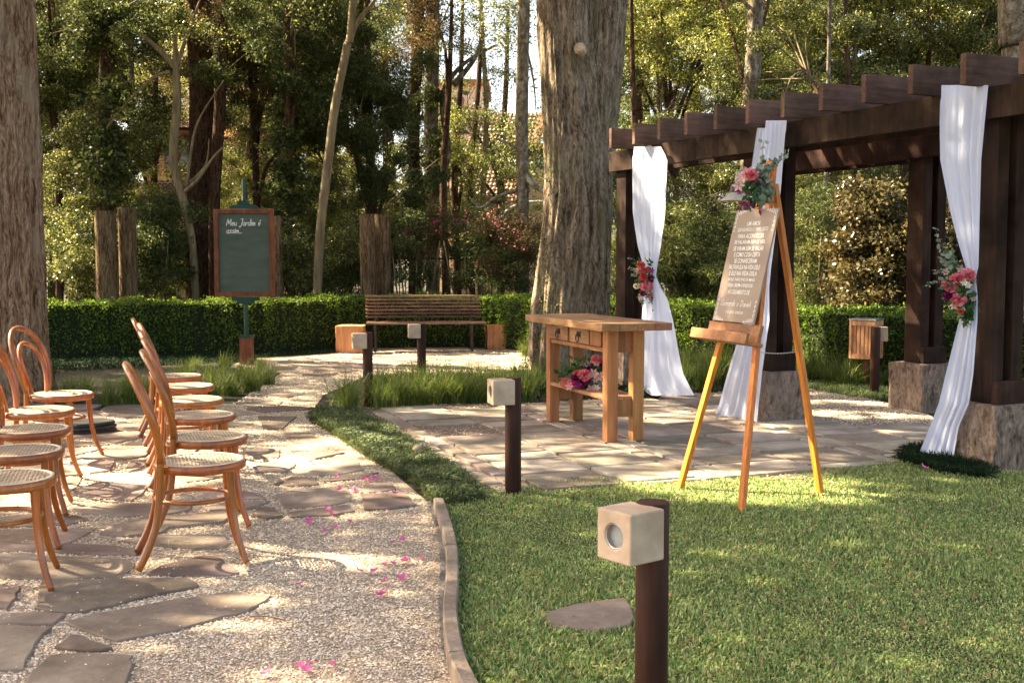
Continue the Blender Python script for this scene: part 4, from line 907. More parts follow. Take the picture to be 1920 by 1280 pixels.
def script(body, h, x, y, z, parent, m, wd, xs=1.0, name='handwriting', flip=False, slant=.18):
    V = []; F = []; cx = 0
    for ch in body:
        st, adv = HW[ch]
        for pl in st:
            P = [((cx+a+b*slant)*h*xs, b*h) for a, b in pl]
            for (ax, ay), (bx, by) in zip(P[:-1], P[1:]):
                dx, dy = bx-ax, by-ay; l = math.hypot(dx, dy) or 1e-6; nx, ny = -dy/l*wd/2, dx/l*wd/2; ex, ey = dx/l*wd*.3, dy/l*wd*.3; b = len(V)
                for px, py in ((ax-nx-ex, ay-ny-ey), (bx-nx+ex, by-ny+ey), (bx+nx+ex, by+ny+ey), (ax+nx-ex, ay+ny-ey)): V.append((x+px, y+py, z) if not flip else (x+px, z, y+py))
                F.append((b, b+1, b+2, b+3))
        cx += adv
    return link(name, fast_mesh(name, V, F, m), parent), cx*h*xs
script('Leonardo e Danieli', sh*.052, -sw*.37, -sh*.36, .0068, sign, M['white_paint'], .0032, xs=sw*.74/(sh*.052)/7.25)
# corner flourishes
for sx in (-1, 1):
    for sy in (-1, 1):
        mb = MB(); V = []
        def flour(pts, wd=.0035):
            for (a, b) in zip(pts[:-1], pts[1:]):
                a = Vector((*a, .0068)); b = Vector((*b, .0068)); d = (b-a); 
                if d.length < 1e-6: continue
                s_ = Vector((-d.y, d.x, 0)).normalized()*wd/2
                F_ = [(0, 1, 2, 3)]; mb.add([a-s_, b-s_, b+s_, a+s_], F_)
        cx, cy = sx*(sw/2-.022), sy*(sh/2-.022)
        for k in range(5):
            ox = -sx*k*.022; r_ = .013*(1-.12*k); flour([(cx+ox+r_*t/12*math.cos(t*.55*sx), cy+sy*.004*k+r_*t/12*math.sin(t*.55)) for t in range(15)])
            oy = -sy*k*.026; flour([(cx+r_*t/12*math.cos(t*.55*sx), cy+oy+r_*t/12*math.sin(t*.55)) for t in range(15)])
        mb.build('corner_flourish', M['white_paint'], sign)

# flowers on the easel head
def c6(x, y): return 1340+x/6.4, 220+y/6.4
Ye = apex.y-.14
bq = thing('easel_bouquet', 'flower and eucalyptus posy fixed above the wedding sign', 'flower arrangement')
leafball(A(*c6(455, 900), Ye), .055, .04, .11, 90, .055, M['greens'], bq); leafball(A(*c6(430, 1070), Ye), .07, .03, .02, 16, .035, M['magenta'], bq)
bloomset(bq, [(*c6(440, 690), .046, 'pink', 'b', -.03), (*c6(400, 660), .04, 'blush', 's', -.03), (*c6(325, 730), .036, 'blush', 's', 0), (*c6(280, 820), .04, 'blush', 's', 0), (*c6(485, 780), .03, 'magenta', 'b', -.02), (*c6(380, 900), .024, 'magenta', 's', 0), (*c6(300, 890), .022, 'magenta', 's', 0), (*c6(330, 1040), .018, 'magenta', 's', 0)], Ye)
for a, b, r_ in (((560, 1060), (560, 600), .032), ((600, 1050), (610, 640), .032), ((530, 1000), (545, 560), .028), ((640, 1000), (650, 800), .028), ((550, 900), (585, 300), .022), ((620, 900), (690, 840), .02), ((600, 700), (750, 520), .018), ((620, 600), (890, 420), .018), ((560, 760), (620, 500), .026), ((600, 980), (570, 780), .028)):
    euc_sprig(A(*c6(*a), Ye), A(*c6(*b), Ye-.01), bq, 11, r_, 0)
euc_sprig(apex-up_*.60, apex-up_*.62+side*.12-Vector((0, 0, .22)), bq, 9, .012, 0)

# ================================================================== BOLLARD LIGHTS
def bollard(p, ang, label, hgt=.71, lampside=1, off=(-.07, -.068)):
    t = thing('bollard_light', label, 'bollard light', (p.x, p.y, 0), ang, 'low post lights along the path')
    mb = MB(); n = 20; mb.tube([(0, 0, -.05), (0, 0, hgt*.5), (0, 0, hgt-.004)], .048, n); po = mb.build('post', M['post_round'], t, False, bevel=.004)
    for f_ in po.data.polygons: f_.use_smooth = len(f_.vertices) == 4
    # lamp block hung on the camera-left side
    S_ = .132; c = Matrix.Rotation(-ang, 3, 'Z') @ Vector((off[0], off[1], 0))+Vector((0, 0, hgt-.08))
    bm = bmesh.new(); bmesh.ops.create_cube(bm, size=1)
    for v in bm.verts: v.co = Vector((v.co.x*S_, v.co.y*S_*1.04, v.co.z*S_*1.1))+c
    bm.normal_update(); f = min(bm.faces, key=lambda f: f.calc_center_median().x*lampside)
    # cut the lens opening into the outer face
    ce = f.calc_center_median(); r_ = .036; outer = list(f.verts); bm.faces.remove(f)
    rg = [bm.verts.new(ce+Vector((0, r_*math.cos(2*math.pi*k/24), r_*math.sin(2*math.pi*k/24)))) for k in range(24)]
    rg2 = [bm.verts.new(v.co+Vector((.018*lampside, 0, 0))) for v in rg]
    def ang_(v): return math.atan2(v.co.z-ce.z, v.co.y-ce.y) % (2*math.pi)
    outer.sort(key=ang_)
    for q in range(4):
        a = outer[q]; b = outer[(q+1) % 4]; a0 = ang_(a); i0 = round(a0/(2*math.pi)*24); i1 = i0+6
        idx = [k % 24 for k in range(i0, i1+1)]
        bm.faces.new([a, b]+[rg[k] for k in reversed(idx)])
    for k in range(24): bm.faces.new([rg[k], rg[(k+1) % 24], rg2[(k+1) % 24], rg2[k]])
    bmesh.ops.recalc_face_normals(bm, faces=bm.faces)
    me = bpy.data.meshes.new('lamp_block'); bm.to_mesh(me); bm.free(); me.materials.append(M['lamp_block']); o = link('lamp_block', me, t)
    b_ = o.modifiers.new('bevel', 'BEVEL'); b_.width = .006; b_.segments = 3; b_.limit_method = 'ANGLE'
    mb = MB(); mb.tube([ce+Vector((.017*lampside, 0, 0)), ce+Vector((.024*lampside, 0, 0))], r_, 24); mb.build('lens', M['glass'], o)
    mb = MB(); mb.tube([ce+Vector((.006*lampside, (r_-.001)*math.cos(2*math.pi*k/24), (r_-.001)*math.sin(2*math.pi*k/24))) for k in range(24)], .0028, 6, closed=True); mb.build('bezel', M['grey_metal'], o)
    return t
def bol(u, vtop, ang, label, **k):
    p = G(u, vtop, .71); return bollard(p, ang, label, **k)
bol(1224, 937, R(38), 'nearest bollard light in the lawn, cut off by the lower photo edge')
bol(962, 706, R(16), 'bollard light at the lawn edge in front of the table')
bol(689, 622, R(14), 'bollard light at the left corner of the terrace')
bol(790, 606, R(8), 'farthest bollard light, standing in the grass before the bench')
bol(1642, 612, R(-10), 'dark bollard light beside the wooden litter bin', lampside=-1, off=(.07, .065))

# ================================================================== BENCH + LOGS
bc = Vector((-1.33, 17.25, .02)); be = thing('garden_bench', 'slatted dark wood garden bench with metal legs against the hedge', 'bench', bc, R(5))
BW = 1.75
for k in range(7):
    z = .815-.052*k; yy = .20-.012*k*.6; mb = MB(); mb.beam((-BW/2, yy+.0, z), (BW/2, yy, z), .022, .026, up=(0, -.25, 1)); mb.build('backrest_slat', M['bench_wood'], be, bevel=.003)
for k in range(5):
    yy = .13-.088*k; z = .41+.006*abs(k-2); mb = MB(); mb.beam((-BW/2+.02, yy, z), (BW/2+.06, yy, z), .07, .026); mb.build('seat_slat', M['bench_wood'], be, bevel=.003)
for x in (-.72, 0, .72):
    mb = MB(); mb.tube([(x, -.22, 0), (x, -.20, .385)], .02, 8); mb.build('leg', M['iron'], be)
    mb = MB(); mb.tube([(x, .24, 0), (x, .15, .40), (x, .22, .84)], .018, 8); mb.build('back_leg', M['iron'], be)
    mb = MB(); mb.box((x, -.02, .382), (.035, .40, .026)); mb.build('seat_bracket', M['iron'], be)
def logstool(u0, u1, vb, vt, label, seed, bark=0):
    a = G((u0+u1)/2, vb); wd = (u1-u0)*a.y/FPX; ht = (vb-vt)*a.y/FPX; r = random.Random(seed)
    t = thing('log_stool', label, 'stool', (a.x, a.y+.16, 0), r.uniform(-.1, .1)); mb = MB()
    ring = [(-.5, -.38), (-.2, -.42), (.2, -.40), (.5, -.36), (.5, 0), (.45, .38), (0, .42), (-.45, .38), (-.5, 0)]; P = []; n = len(ring)
    for l in range(5):
        z = -.02+(ht+.02)*l/4; k = .94+.08*l/4
        for (x, y) in ring: P.append((x*wd*k+r.uniform(-.008, .008), y*wd*k+r.uniform(-.008, .008), z+(r.uniform(-.01, .01) if l == 4 else 0)))
    mb.add(P, [(l*n+i, l*n+(i+1) % n, (l+1)*n+(i+1) % n, (l+1)*n+i) for l in range(4) for i in range(n)]+[tuple(4*n+i for i in range(n))]); mb.build('block', M['log_cut'], t, bevel=.008)
    if bark: mb = MB(); mb.box((-wd*.53, 0, ht/2), (.03, wd*.7, ht*.98)); mb.build('bark_strip', M['bark_dark'], t, bevel=.01)
logstool(630, 682, 664, 611, 'orange sawn log block at the left end of the bench', 1)
logstool(912, 948, 657, 609, 'orange log block with bark at the right end of the bench', 2, 1)

# ================================================================== CHALKBOARD
cb = thing('chalkboard_sign', 'green chalkboard in a red wood frame on a green post', 'sign', (A(462, 680, 15.2).x, 15.2, 0), R(-4))
W_, z0, z1 = .80, .90, 2.05
mb = MB(); mb.box((0, 0, (z0+z1)/2), (W_-.10, .03, z1-z0-.10)); mb.build('writing_surface', M['chalk'], cb)
for x in (-1, 1): mb = MB(); mb.box((x*(W_/2-.03), -.01, (z0+z1)/2), (.06, .06, z1-z0)); mb.build('frame_side', M['mahogany'], cb, bevel=.004)
for z in (z0+.03, z1-.03): mb = MB(); mb.box((0, -.01, z), (W_-.122, .058, .06)); mb.build('frame_rail', M['mahogany'], cb, bevel=.004)
mb = MB(); mb.box((0, .02, z0-.03), (.36, .08, .05)); mb.box((0, .02, z0-.075), (.22, .07, .038)); mb.tube([(0, .02, .36), (0, .02, z0-.09)], .03, 12); mb.build('post', M['green_metal'], cb)
mb = MB(); mb.box((0, .02, z1+.03), (.40, .08, .055), taper=.7); mb.box((0, .02, z1+.085), (.18, .07, .05), taper=.6); mb.tube([(0, .02, z1+.11), (0, .02, z1+.40)], .026, 12); mb.build('finial', M['green_metal'], cb)
mb = MB(); mb.box((0, .02, .18), (.15, .15, .36)); mb.build('plinth', M['mahogany'], cb, bevel=.005); mb = MB(); mb.box((0, .02, .37), (.17, .17, .03)); mb.build('collar', M['green_metal'], cb)
script('Meu Jardim é', .085, -.235, z1-.215, -.0165, cb, M['white_paint'], .009, xs=1.02, flip=True)
script('assim...', .085, -.235, z1-.315, -.0165, cb, M['white_paint'], .009, xs=1.05, flip=True)

# ================================================================== LITTER BIN
bp = G(1622, 729); bn = thing('litter_bin', 'small wooden slatted litter bin on a stem in front of the hedge', 'bin', (bp.x, bp.y, 0), R(-35))
bz0, bz1, bs = .335, .745, .27
mb = MB(); mb.tube([(0, 0, 0), (0, 0, bz0)], [.02, .035], 10); mb.build('stem', M['mahogany'], bn)
mb = MB(); mb.box((0, 0, (bz0+bz1)/2), (bs-.05, bs-.05, bz1-bz0-.02)); mb.build('liner', M['mahogany'], bn)
for a in range(4):
    Q = Matrix.Rotation(R(90*a), 3, 'Z')
    for k in range(5):
        mb = MB(); mb.box(Q @ Vector((-.084+.042*k, -bs/2+.012, (bz0+bz1)/2)), (.034, .012, bz1-bz0-.06), rot=Q); mb.build('slat', M['bin_wood'], bn)
    for z in (bz0+.025, bz1-.03): mb = MB(); mb.box(Q @ Vector((0, -bs/2+.003, z)), (bs+.0, .016, .05), rot=Q); mb.build('rail', M['bin_wood'], bn)
    for s_ in (-1,): mb = MB(); mb.box(Q @ Vector((s_*(bs/2-.008), -bs/2+.004, (bz0+bz1)/2)), (.022, .024, bz1-bz0), rot=Q); mb.build('corner_post', M['bin_wood'], bn)
mb = MB(); mb.box((0, 0, bz1+.008), (bs+.02, bs+.02, .014)); mb.build('lid', M['grey_metal'], bn)

# ================================================================== PETALS
pet = [(310, 35), (455, 130), (470, 190), (540, 190), (620, 130), (660, 125), (680, 135), (785, 228), (400, 320), (425, 330), (295, 365), (300, 385), (525, 372), (380, 425), (445, 410), (775, 490), (825, 478), (565, 205), (585, 655), (665, 655), (720, 620), (770, 612), (840, 600), (930, 580), (810, 695), (720, 715), (715, 790), (235, 730), (250, 1200), (275, 1225), (430, 1190), (60, 1240), (305, 1180), (600, 140), (640, 145), (475, 205), (830, 700), (640, 130), (700, 790)]
def petal_mesh(i):
    r = random.Random(i); V = []; F = []; n = 6
    for a in range(n+1):
        for b in range(5):
            t = a/n; s = b/4*2-1; wv = .014*math.sin(math.pi*(.12+.88*t)**.8)+.002; V.append((s*wv, t*.034-.017, .004+.007*s*s+.009*(t-.4)**2*4+r.uniform(-.001, .001)))
    for a in range(n):
        for b in range(4): F.append((a*5+b, a*5+b+1, (a+1)*5+b+1, (a+1)*5+b))
    return fast_mesh('petal', V, F, M['fallen'], True)
PM = [petal_mesh(i) for i in range(3)]
for i, (x, y) in enumerate(pet):
    p = G(480+x/3, 860+y/3); on = any(inpoly(np.array([p.x]), np.array([p.y]), s)[0] for s in stones)
    o = link('petal', PM[i % 3], None, (p.x, p.y, .030 if on else .016), (random.uniform(-.3, .3), random.uniform(-.3, .3), random.uniform(0, 6.28)), random.uniform(.8, 1.35)); tag(o, 'loose pink rose petal fallen on the path', 'petal', 'pink petals strewn on the path')
p = G(1732, 893); tag(link('petal', PM[0], None, (p.x, p.y, .05), (.3, 0, 1), 1.4), 'single pink petal on the grass near the right plinth', 'petal')
p = G(786, 858); mb = MB(); mb.lathe([(0, .05), (.03, .045), (.05, .02), (.045, 0), (0, -.01)], 10); o = mb.build('stone', M['kerb'], None, True, loc=(p.x, p.y, .045)); tag(o, 'small round pale stone lying in the mondo grass strip', 'stone')
# dark hose clip and twig on the gravel
p = G(160*0+472, 1162); mb = MB(); mb.tube([(0, 0, 0), (.06, -.01, .004), (.14, -.05, .002)], .003, 5); o = mb.build('twig', M['stem'], None, loc=(p.x, p.y, .015)); tag(o, 'thin brown twig on the gravel beside the flagstones', 'twig')

# ================================================================== HEDGES
def hedge(px, label, H_=.80, W2=.38, dens=2600, seed=0):
    pts = [Vector((A(u, 600, Y).x, Y+W2, 0)) for u, Y in px]; t = thing('hedge', label, 'hedge'); cs = catmull(pts, 5)
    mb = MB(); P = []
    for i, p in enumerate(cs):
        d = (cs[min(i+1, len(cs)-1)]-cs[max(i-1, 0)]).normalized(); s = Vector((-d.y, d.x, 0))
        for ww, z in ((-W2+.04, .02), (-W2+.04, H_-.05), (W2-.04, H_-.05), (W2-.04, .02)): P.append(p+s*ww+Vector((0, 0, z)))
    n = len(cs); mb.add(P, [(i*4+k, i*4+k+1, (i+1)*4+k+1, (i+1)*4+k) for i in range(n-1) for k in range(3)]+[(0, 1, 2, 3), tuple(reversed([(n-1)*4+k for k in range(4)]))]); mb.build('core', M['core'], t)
    cum = [0]
    for a, b in zip(cs[:-1], cs[1:]): cum.append(cum[-1]+(b-a).length)
    Ltot = cum[-1]; N_ = int(Ltot*dens*(H_+2*W2*.8)); arr = np.array([(p.x, p.y) for p in cs]); cum = np.array(cum)
    s = rng.uniform(0, Ltot, N_); cx = np.interp(s, cum, arr[:, 0]); cy = np.interp(s, cum, arr[:, 1]); cx2 = np.interp(s+.05, cum, arr[:, 0]); cy2 = np.interp(s+.05, cum, arr[:, 1])
    tx, ty = cx2-cx, cy2-cy; l = np.hypot(tx, ty); l[l == 0] = 1; tx /= l; ty /= l; nx, ny = -ty, tx
    fr_ = rng.random(N_) < H_/(H_+2*W2*.8); lump = .026*np.sin(s*4.1)+.02*np.sin(s*11+1)+.016*np.sin(s*27)+np.where(rng.random(N_) < .025, rng.uniform(0, .07, N_), 0)
    off = np.where(fr_, -W2+rng.normal(0, .018, N_)-lump, rng.uniform(-W2, W2, N_)); z = np.where(fr_, rng.uniform(.03, H_, N_), H_-.02+rng.normal(0, .016, N_)+lump)
    # fewer leaves low down where stems show
    keep = (z > .22) | (rng.random(N_) < .25+z*2.5)
    P = np.stack([cx+nx*off, cy+ny*off, z], 1)[keep]; V, F = leaves(P, .036, .6, tilt=2.2)
    link('foliage', fast_mesh('foliage', V, F, M['box']), t); return t
hedge([(-260, 15.6), (100, 15.9), (300, 16.3), (460, 16.7), (640, 17.75), (800, 17.9), (930, 17.75), (1010, 17.2), (1060, 16.7)], 'long clipped box hedge behind the bench and chairs', seed=1)
hedge([(1075, 16.5), (1150, 16.0), (1300, 15.2), (1500, 13.9), (1700, 12.7), (1900, 11.9), (2100, 11.4)], 'clipped box hedge behind the pergola', seed=2)

# ================================================================== TREES
def trunk_mb(path, radii, seg=28, rows=40, flute=.10, seed=0, lob=7, fine=.03):
    cs = catmull([Vector(p) for p in path], max(2, rows//(len(path)-1))); n = len(cs); rr_ = np.interp(np.linspace(0, 1, n), np.linspace(0, 1, len(radii)), radii)
    mb = MB(); P = []
    for i, p in enumerate(cs):
        for k in range(seg):
            a = 2*math.pi*k/seg; d = Vector((math.cos(a), math.sin(a), 0))
            f = mn.noise(Vector((math.cos(a)*lob*.35, math.sin(a)*lob*.35, p.z*.35+seed*9)))*flute+mn.noise(Vector((math.cos(a)*lob, math.sin(a)*lob, p.z*.8+seed*5)))*fine*2
            rg_ = 0
            if seg > 60: rg_ = (.5-abs(mn.noise(Vector((math.cos(a)*13+seed, math.sin(a)*13, p.z*1.1+seed)))*1.6))*.05+mn.noise(Vector((math.cos(a)*24, math.sin(a)*24+seed, p.z*2.6)))*.03
            P.append(p+d*(rr_[i]*(1+f+rg_)))
    mb.add(P, [(i*seg+k, i*seg+(k+1) % seg, (i+1)*seg+(k+1) % seg, (i+1)*seg+k) for i in range(n-1) for k in range(seg)]); return mb
def crown_mesh(seed, n, size, m, R3=(2.4, 2.4, 2.0), blobs=14, asp=.5, tilt=1.0, droop=0, br=.75, name='crown'):
    r = np.random.default_rng(seed); bc_ = r.normal(size=(blobs, 3)); bc_ /= np.linalg.norm(bc_, axis=1)[:, None]; bc_ *= (r.random(blobs)**.45)[:, None]*np.array(R3); rad = r.uniform(.55, 1.1, blobs)*br
    k = r.integers(0, blobs, n); d = r.normal(size=(n, 3)); d /= np.linalg.norm(d, axis=1)[:, None]; d *= (r.random(n)**.5)[:, None]*rad[k][:, None]; P = bc_[k]+d*np.array([1, 1, .62])
    V, F = leaves(P, size, asp, tilt, droop); return fast_mesh(name, V, F, M[m])
CRN = {}
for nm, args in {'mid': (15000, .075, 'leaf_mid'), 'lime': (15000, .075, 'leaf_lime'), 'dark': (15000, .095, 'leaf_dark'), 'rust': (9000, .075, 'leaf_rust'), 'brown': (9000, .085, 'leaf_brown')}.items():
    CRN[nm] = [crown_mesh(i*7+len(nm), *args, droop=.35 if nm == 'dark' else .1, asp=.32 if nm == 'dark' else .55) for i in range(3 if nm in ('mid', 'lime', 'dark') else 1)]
CRN['sparse'] = [crown_mesh(50+i, 2600, .08, 'leaf_mid', blobs=10, br=.7) for i in range(2)]
CRN['ivy'] = [crown_mesh(80, 5000, .07, 'leaf_dark', R3=(.28, .28, 2.2), blobs=26, br=.3)]
CRN['shrub'] = [crown_mesh(90, 8000, .05, 'leaf_mid', R3=(.8, .6, .8), blobs=16, br=.35), crown_mesh(91, 8000, .05, 'leaf_dark', R3=(.8, .6, .8), blobs=16, br=.35)]
CRN['bamboo'] = [crown_mesh(95, 7000, .13, 'leaf_dark', R3=(.9, .6, 1.3), blobs=18, br=.4, asp=.14, tilt=2), crown_mesh(96, 7000, .13, 'leaf_mid', R3=(.9, .6, 1.3), blobs=18, br=.4, asp=.14, tilt=2)]
CRN['bronze'] = [crown_mesh(97, 7500, .068, 'leaf_brown', R3=(.85, .4, 1.0), blobs=22, br=.35, asp=.6)]
CRN['azalea'] = [crown_mesh(98, 6500, .042, 'leaf_rust', R3=(.75, .4, .75), blobs=22, br=.3), crown_mesh(99, 7500, .042, 'leaf_dark', R3=(.8, .4, .8), blobs=22, br=.32)]
FLW = [crown_mesh(100+i, 34, .045, 'magenta' if i == 1 else 'pink', R3=(.75, .4, .45), blobs=9, br=.16, asp=.9, name='blossom') for i in range(2)]
tr = random.Random(21)
PATHS = {}
def on_stem(t, z):
    P = PATHS.get(t.name)
    if not P: return Vector((0, 0, z))
    for a, b in zip(P[:-1], P[1:]):
        if a.z <= z <= b.z and b.z > a.z: return a.lerp(b, (z-a.z)/(b.z-a.z))
    return P[-1].copy() if z > P[-1].z else Vector((0, 0, z))
def crowns(t, L_):
    for (u, v, Y, kind, sc) in L_:
        p = A(u, v, Y)-Vector(t.location)
        if t['category'] == 'tree' and kind not in ('ivy', 'sparse') and p.z > 1.5 and 'distant' not in t.name:
            q0 = on_stem(t, min(max(.8, p.z*.62), PATHS[t.name][-1].z-.1) if t.name in PATHS else max(.8, p.z*.62)); mid_ = q0.lerp(p, .5)+Vector((tr.uniform(-.2, .2), 0, .25)); mb = MB(); mb.tube(catmull([q0, mid_, p], 4), [.05-.004*i for i in range(9)], 6); br_ = mb.build('branch', M['bark_dark'], t, True)
            mb = MB()
            for _k in range(9):
                e_ = p+Vector((tr.uniform(-1.5, 1.5), tr.uniform(-1, 1), tr.uniform(-.9, 1.2))); mb.tube(catmull([p.lerp(mid_, tr.uniform(0, .8)), p.lerp(e_, .5)+Vector((0, 0, tr.uniform(-.1, .25))), e_], 3), [.016, .015, .013, .011, .009, .007, .005], 5)
            tw_ = mb.build('twig', M['bark_twig'], br_, True); tw_['kind'] = 'stuff'
        k = CRN[kind]; s = sc if hasattr(sc, '__len__') else (sc, sc, sc)
        link('crown', k[tr.randrange(len(k))], t, p, (0, 0, tr.uniform(0, 6.28)), tuple(q*tr.uniform(.92, 1.08) for q in s))
def tree(label, px, Y, rpx, bark, crownlist, branches=(), zb=0, cat='tree', name='tree', group=None, seg=14, ext=6):
    """px: list of (u,v) bearings of the stem from foot to where it leaves the frame"""
    base = A(px[0][0], px[0][1], Y); base.z = 0; t = thing(name, label, cat, base, 0, group)
    path = [Vector((0, 0, -.1))]+[A(u, v, Y)-base for u, v in px[1:]]; d = (path[-1]-path[-2]).normalized(); path.append(path[-1]+Vector((d.x*.5, d.y, max(d.z, .8)))*ext)
    s = Y/FPX; rad = [r_*s for r_ in rpx]; PATHS[t.name] = path
    trunk_mb(path, rad, seg, 30, .10, tr.random()*5).build('trunk', M[bark], t, True)
    for bl in branches:
        pts = [A(u, v, Y+dy)-base for u, v, dy in bl[0]]; mb = MB(); cs = catmull(pts, 5); n = len(cs); mb.tube(cs, [bl[1]*s*(1-.75*i/n) for i in range(n)], 8); mb.build('branch', M[bark], t, True)
    crowns(t, crownlist); return t

# thick left trunk
t = thing('tree', 'thick reddish trunk at the left photo edge behind the chairs', 'tree', (G(10, 745).x, 11.3, 0))
trunk_mb([(0, 0, -.1), (.0, 0, .5), (.04, 0, 1.4), (.08, 0, 3), (.12, 0, 5), (.1, 0, 9), (.1, 0, 14)], [.60, .49, .43, .39, .35, .30, .12], 150, 130, .10, 3, 9, .05).build('trunk', M['bark_left'], t, True); LEFT_T = t
# big central trunk: two fused stems
cx = A(1072, 640, 14.0).x
t = thing('tree', 'massive double cypress trunk between the bench and the pergola', 'tree', (cx, 14.0, 0)); CEN_T = t
def XZ(u, v): p = A(u, v, 14.0); return (p.x-cx, p.z)
def prof(pts, y):
    return [(XZ(u, v)[0], y, XZ(u, v)[1]) for u, v in pts]
pa = [(0, 0, -.1)]+prof([(1066, 640), (1070, 520), (1080, 400), (1078, 260), (1070, 120), (1066, 0)], 0); pa.append((pa[-1][0]-.1, 0, 9)); pa.append((pa[-1][0], 0, 15))
trunk_mb(pa, [.53, .46, .42, .39, .365, .345, .335, .28, .1], 170, 140, .13, 4, 8, .055).build('trunk', M['bark'], t, True)
pb = [(.18, .05, -.1)]+prof([(1092, 640), (1098, 520), (1104, 400), (1108, 260), (1122, 120), (1132, 0)], .12); pb.append((pb[-1][0]+.25, .2, 9)); pb.append((pb[-1][0]+.2, .2, 15))
trunk_mb(pb, [.45, .33, .30, .29, .29, .29, .28, .22, .08], 120, 140, .12, 8, 8, .055).build('trunk', M['bark'], t, True)
mb = MB(); p = A(1088, 90, 13.6); mb.tube([p-Vector((cx, 14, 0))+Vector((.0, .16, -.02)), p-Vector((cx, 14, 0))+Vector((.0, .03, 0)), p-Vector((cx, 14, 0))-Vector((.01, -.0, -.01))], [.095, .07, .058], 11); o = mb.build('cut_knot', M['knot'], t)
N_ = 1500; a = rng.uniform(-2.9, -.2, N_); z = rng.beta(1, 2.2, N_)*3.2; rr_ = .50-.03*z+np.where(z < .3, .1, 0); P = np.stack([np.cos(a)*rr_, np.sin(a)*rr_, z], 1); k = (np.cos(a) < -.35) | (rng.random(N_) < .12); V, F = leaves(P[k], .035, .5, tilt=2); link('moss', fast_mesh('moss', V, F, M['moss']), t)['kind'] = 'stuff'

# stems that can be told apart
tree('dark red-brown trunk behind the chalkboard, left of its neighbour', [(372, 560), (372, 400), (378, 200), (372, 0)], 22, [24, 22, 22, 24, 18], 'bark_dark', [(360, 20, 23, 'mid', .8)], seg=24)
tree('slimmer reddish trunk just right of the dark one', [(405, 560), (402, 400), (412, 200), (420, 0)], 21.2, [13, 11, 11, 10, 8], 'bark_dark', [(470, 60, 22, 'rust', .6)])
tree('crooked pale multi-stem tree with bare twigs left of the chalkboard', [(368, 560), (362, 470), (345, 380), (325, 300), (332, 200), (330, 125)], 19.5, [7, 7, 8, 8, 8, 6, 3], 'bark_twig', [(300, 60, 20, 'sparse', .6)], branches=[([(331, 130, 0), (300, 95, 0), (255, 60, .2), (140, 5, .3)], 6), ([(331, 125, 0), (350, 70, 0), (375, 0, 0)], 5), ([(345, 360, 0), (372, 335, -.2), (400, 295, -.3), (425, 270, -.3)], 4), ([(350, 350, 0), (362, 260, -.2), (378, 215, -.2), (420, 150, -.2)], 3), ([(352, 345, 0), (385, 310, 0), (392, 260, 0)], 2.5), ([(320, 135, 0), (290, 145, 0), (240, 190, .1), (200, 240, 0)], 4)], ext=.5)
tree('slim olive trunk leaning right that forks near the top, left of the bench', [(590, 560), (600, 440), (612, 330), (628, 200), (650, 90), (662, 0)], 19, [9, 8.5, 8.5, 8, 8, 7, 6], 'bark_twig', [(600, -60, 19, 'sparse', .7)], branches=[([(650, 85, 0), (672, 40, 0), (700, 5, 0), (720, -30, 0)], 6)])
tree('vine-covered left trunk of the pair above the bench', [(778, 540), (778, 400), (776, 250), (782, 80), (786, 0)], 26, [13, 12, 11, 11, 10, 8], 'bark_dark', [(778, 330, 25.9, 'ivy', (1.1, 1.1, 1.0)), (780, 20, 26, 'rust', .7)])
tree('right trunk of the pair above the bench with a side limb', [(812, 540), (812, 400), (808, 250), (810, 80), (812, 0)], 25.6, [13, 12, 13, 13, 12, 9], 'bark_grey', [(815, 300, 25.4, 'ivy', (.9, .9, .9)), (860, -10, 26, 'sparse', .7)], branches=[([(812, 330, 0), (840, 290, 0), (830, 180, 0), (870, 120, 0), (930, 85, 0)], 8), ([(850, 160, 0), (890, 110, 0), (905, 60, 0)], 6)])
tree('straight grey trunk just left of the massive double trunk', [(980, 560), (980, 400), (978, 250), (980, 100), (982, 0)], 20, [13, 12, 11.5, 11, 11, 9], 'bark_grey', [(930, 15, 21, 'sparse', .6)], branches=[([(985, 330, 0), (1005, 350, -.2), (1040, 372, -.3)], 8), ([(975, 355, 0), (930, 370, 0), (900, 390, 0), (880, 370, 0)], 4), ([(975, 280, 0), (945, 265, 0), (925, 260, .2)], 3.5), ([(985, 80, 0), (1000, 150, 0), (1005, 210, -.1)], 2.5)], seg=20)
tree('mottled grey trunk rising behind the middle of the pergola', [(1402, 560), (1403, 400), (1404, 250), (1412, 120), (1417, 0)], 19.5, [15, 14, 14.5, 14, 13, 11], 'bark_grey', [(1340, -20, 20.5, 'lime', .6), (1450, -40, 21, 'mid', .6)], branches=[([(1408, 200, 0), (1360, 235, 0), (1310, 245, 0)], 6), ([(1412, 195, 0), (1460, 170, 0), (1510, 165, .2)], 5), ([(1413, 30, 0), (1390, 0, 0), (1350, -20, 0)], 5)], seg=24)
tree('dark tree with an arching limb above the pergola', [(1700, 560), (1698, 400), (1690, 250), (1680, 120), (1670, 0)], 24, [11, 10, 9, 8, 6], 'bark_dark', [(1640, 0, 25, 'lime', .8), (1760, 40, 25, 'mid', .8)], branches=[([(1688, 160, 0), (1672, 80, 0), (1645, 48, 0), (1600, 55, 0), (1575, 82, 0)], 8), ([(1660, 55, 0), (1720, 50, 0), (1790, 90, 0), (1800, 140, 0)], 6)])
tree('grey lichened trunk at the right photo edge behind the pergola', [(1945, 730), (1940, 560), (1935, 400), (1925, 200), (1915, 60), (1912, 0)], 12.6, [46, 38, 36, 36, 38, 38, 30], 'bark_grey', [], seg=48)
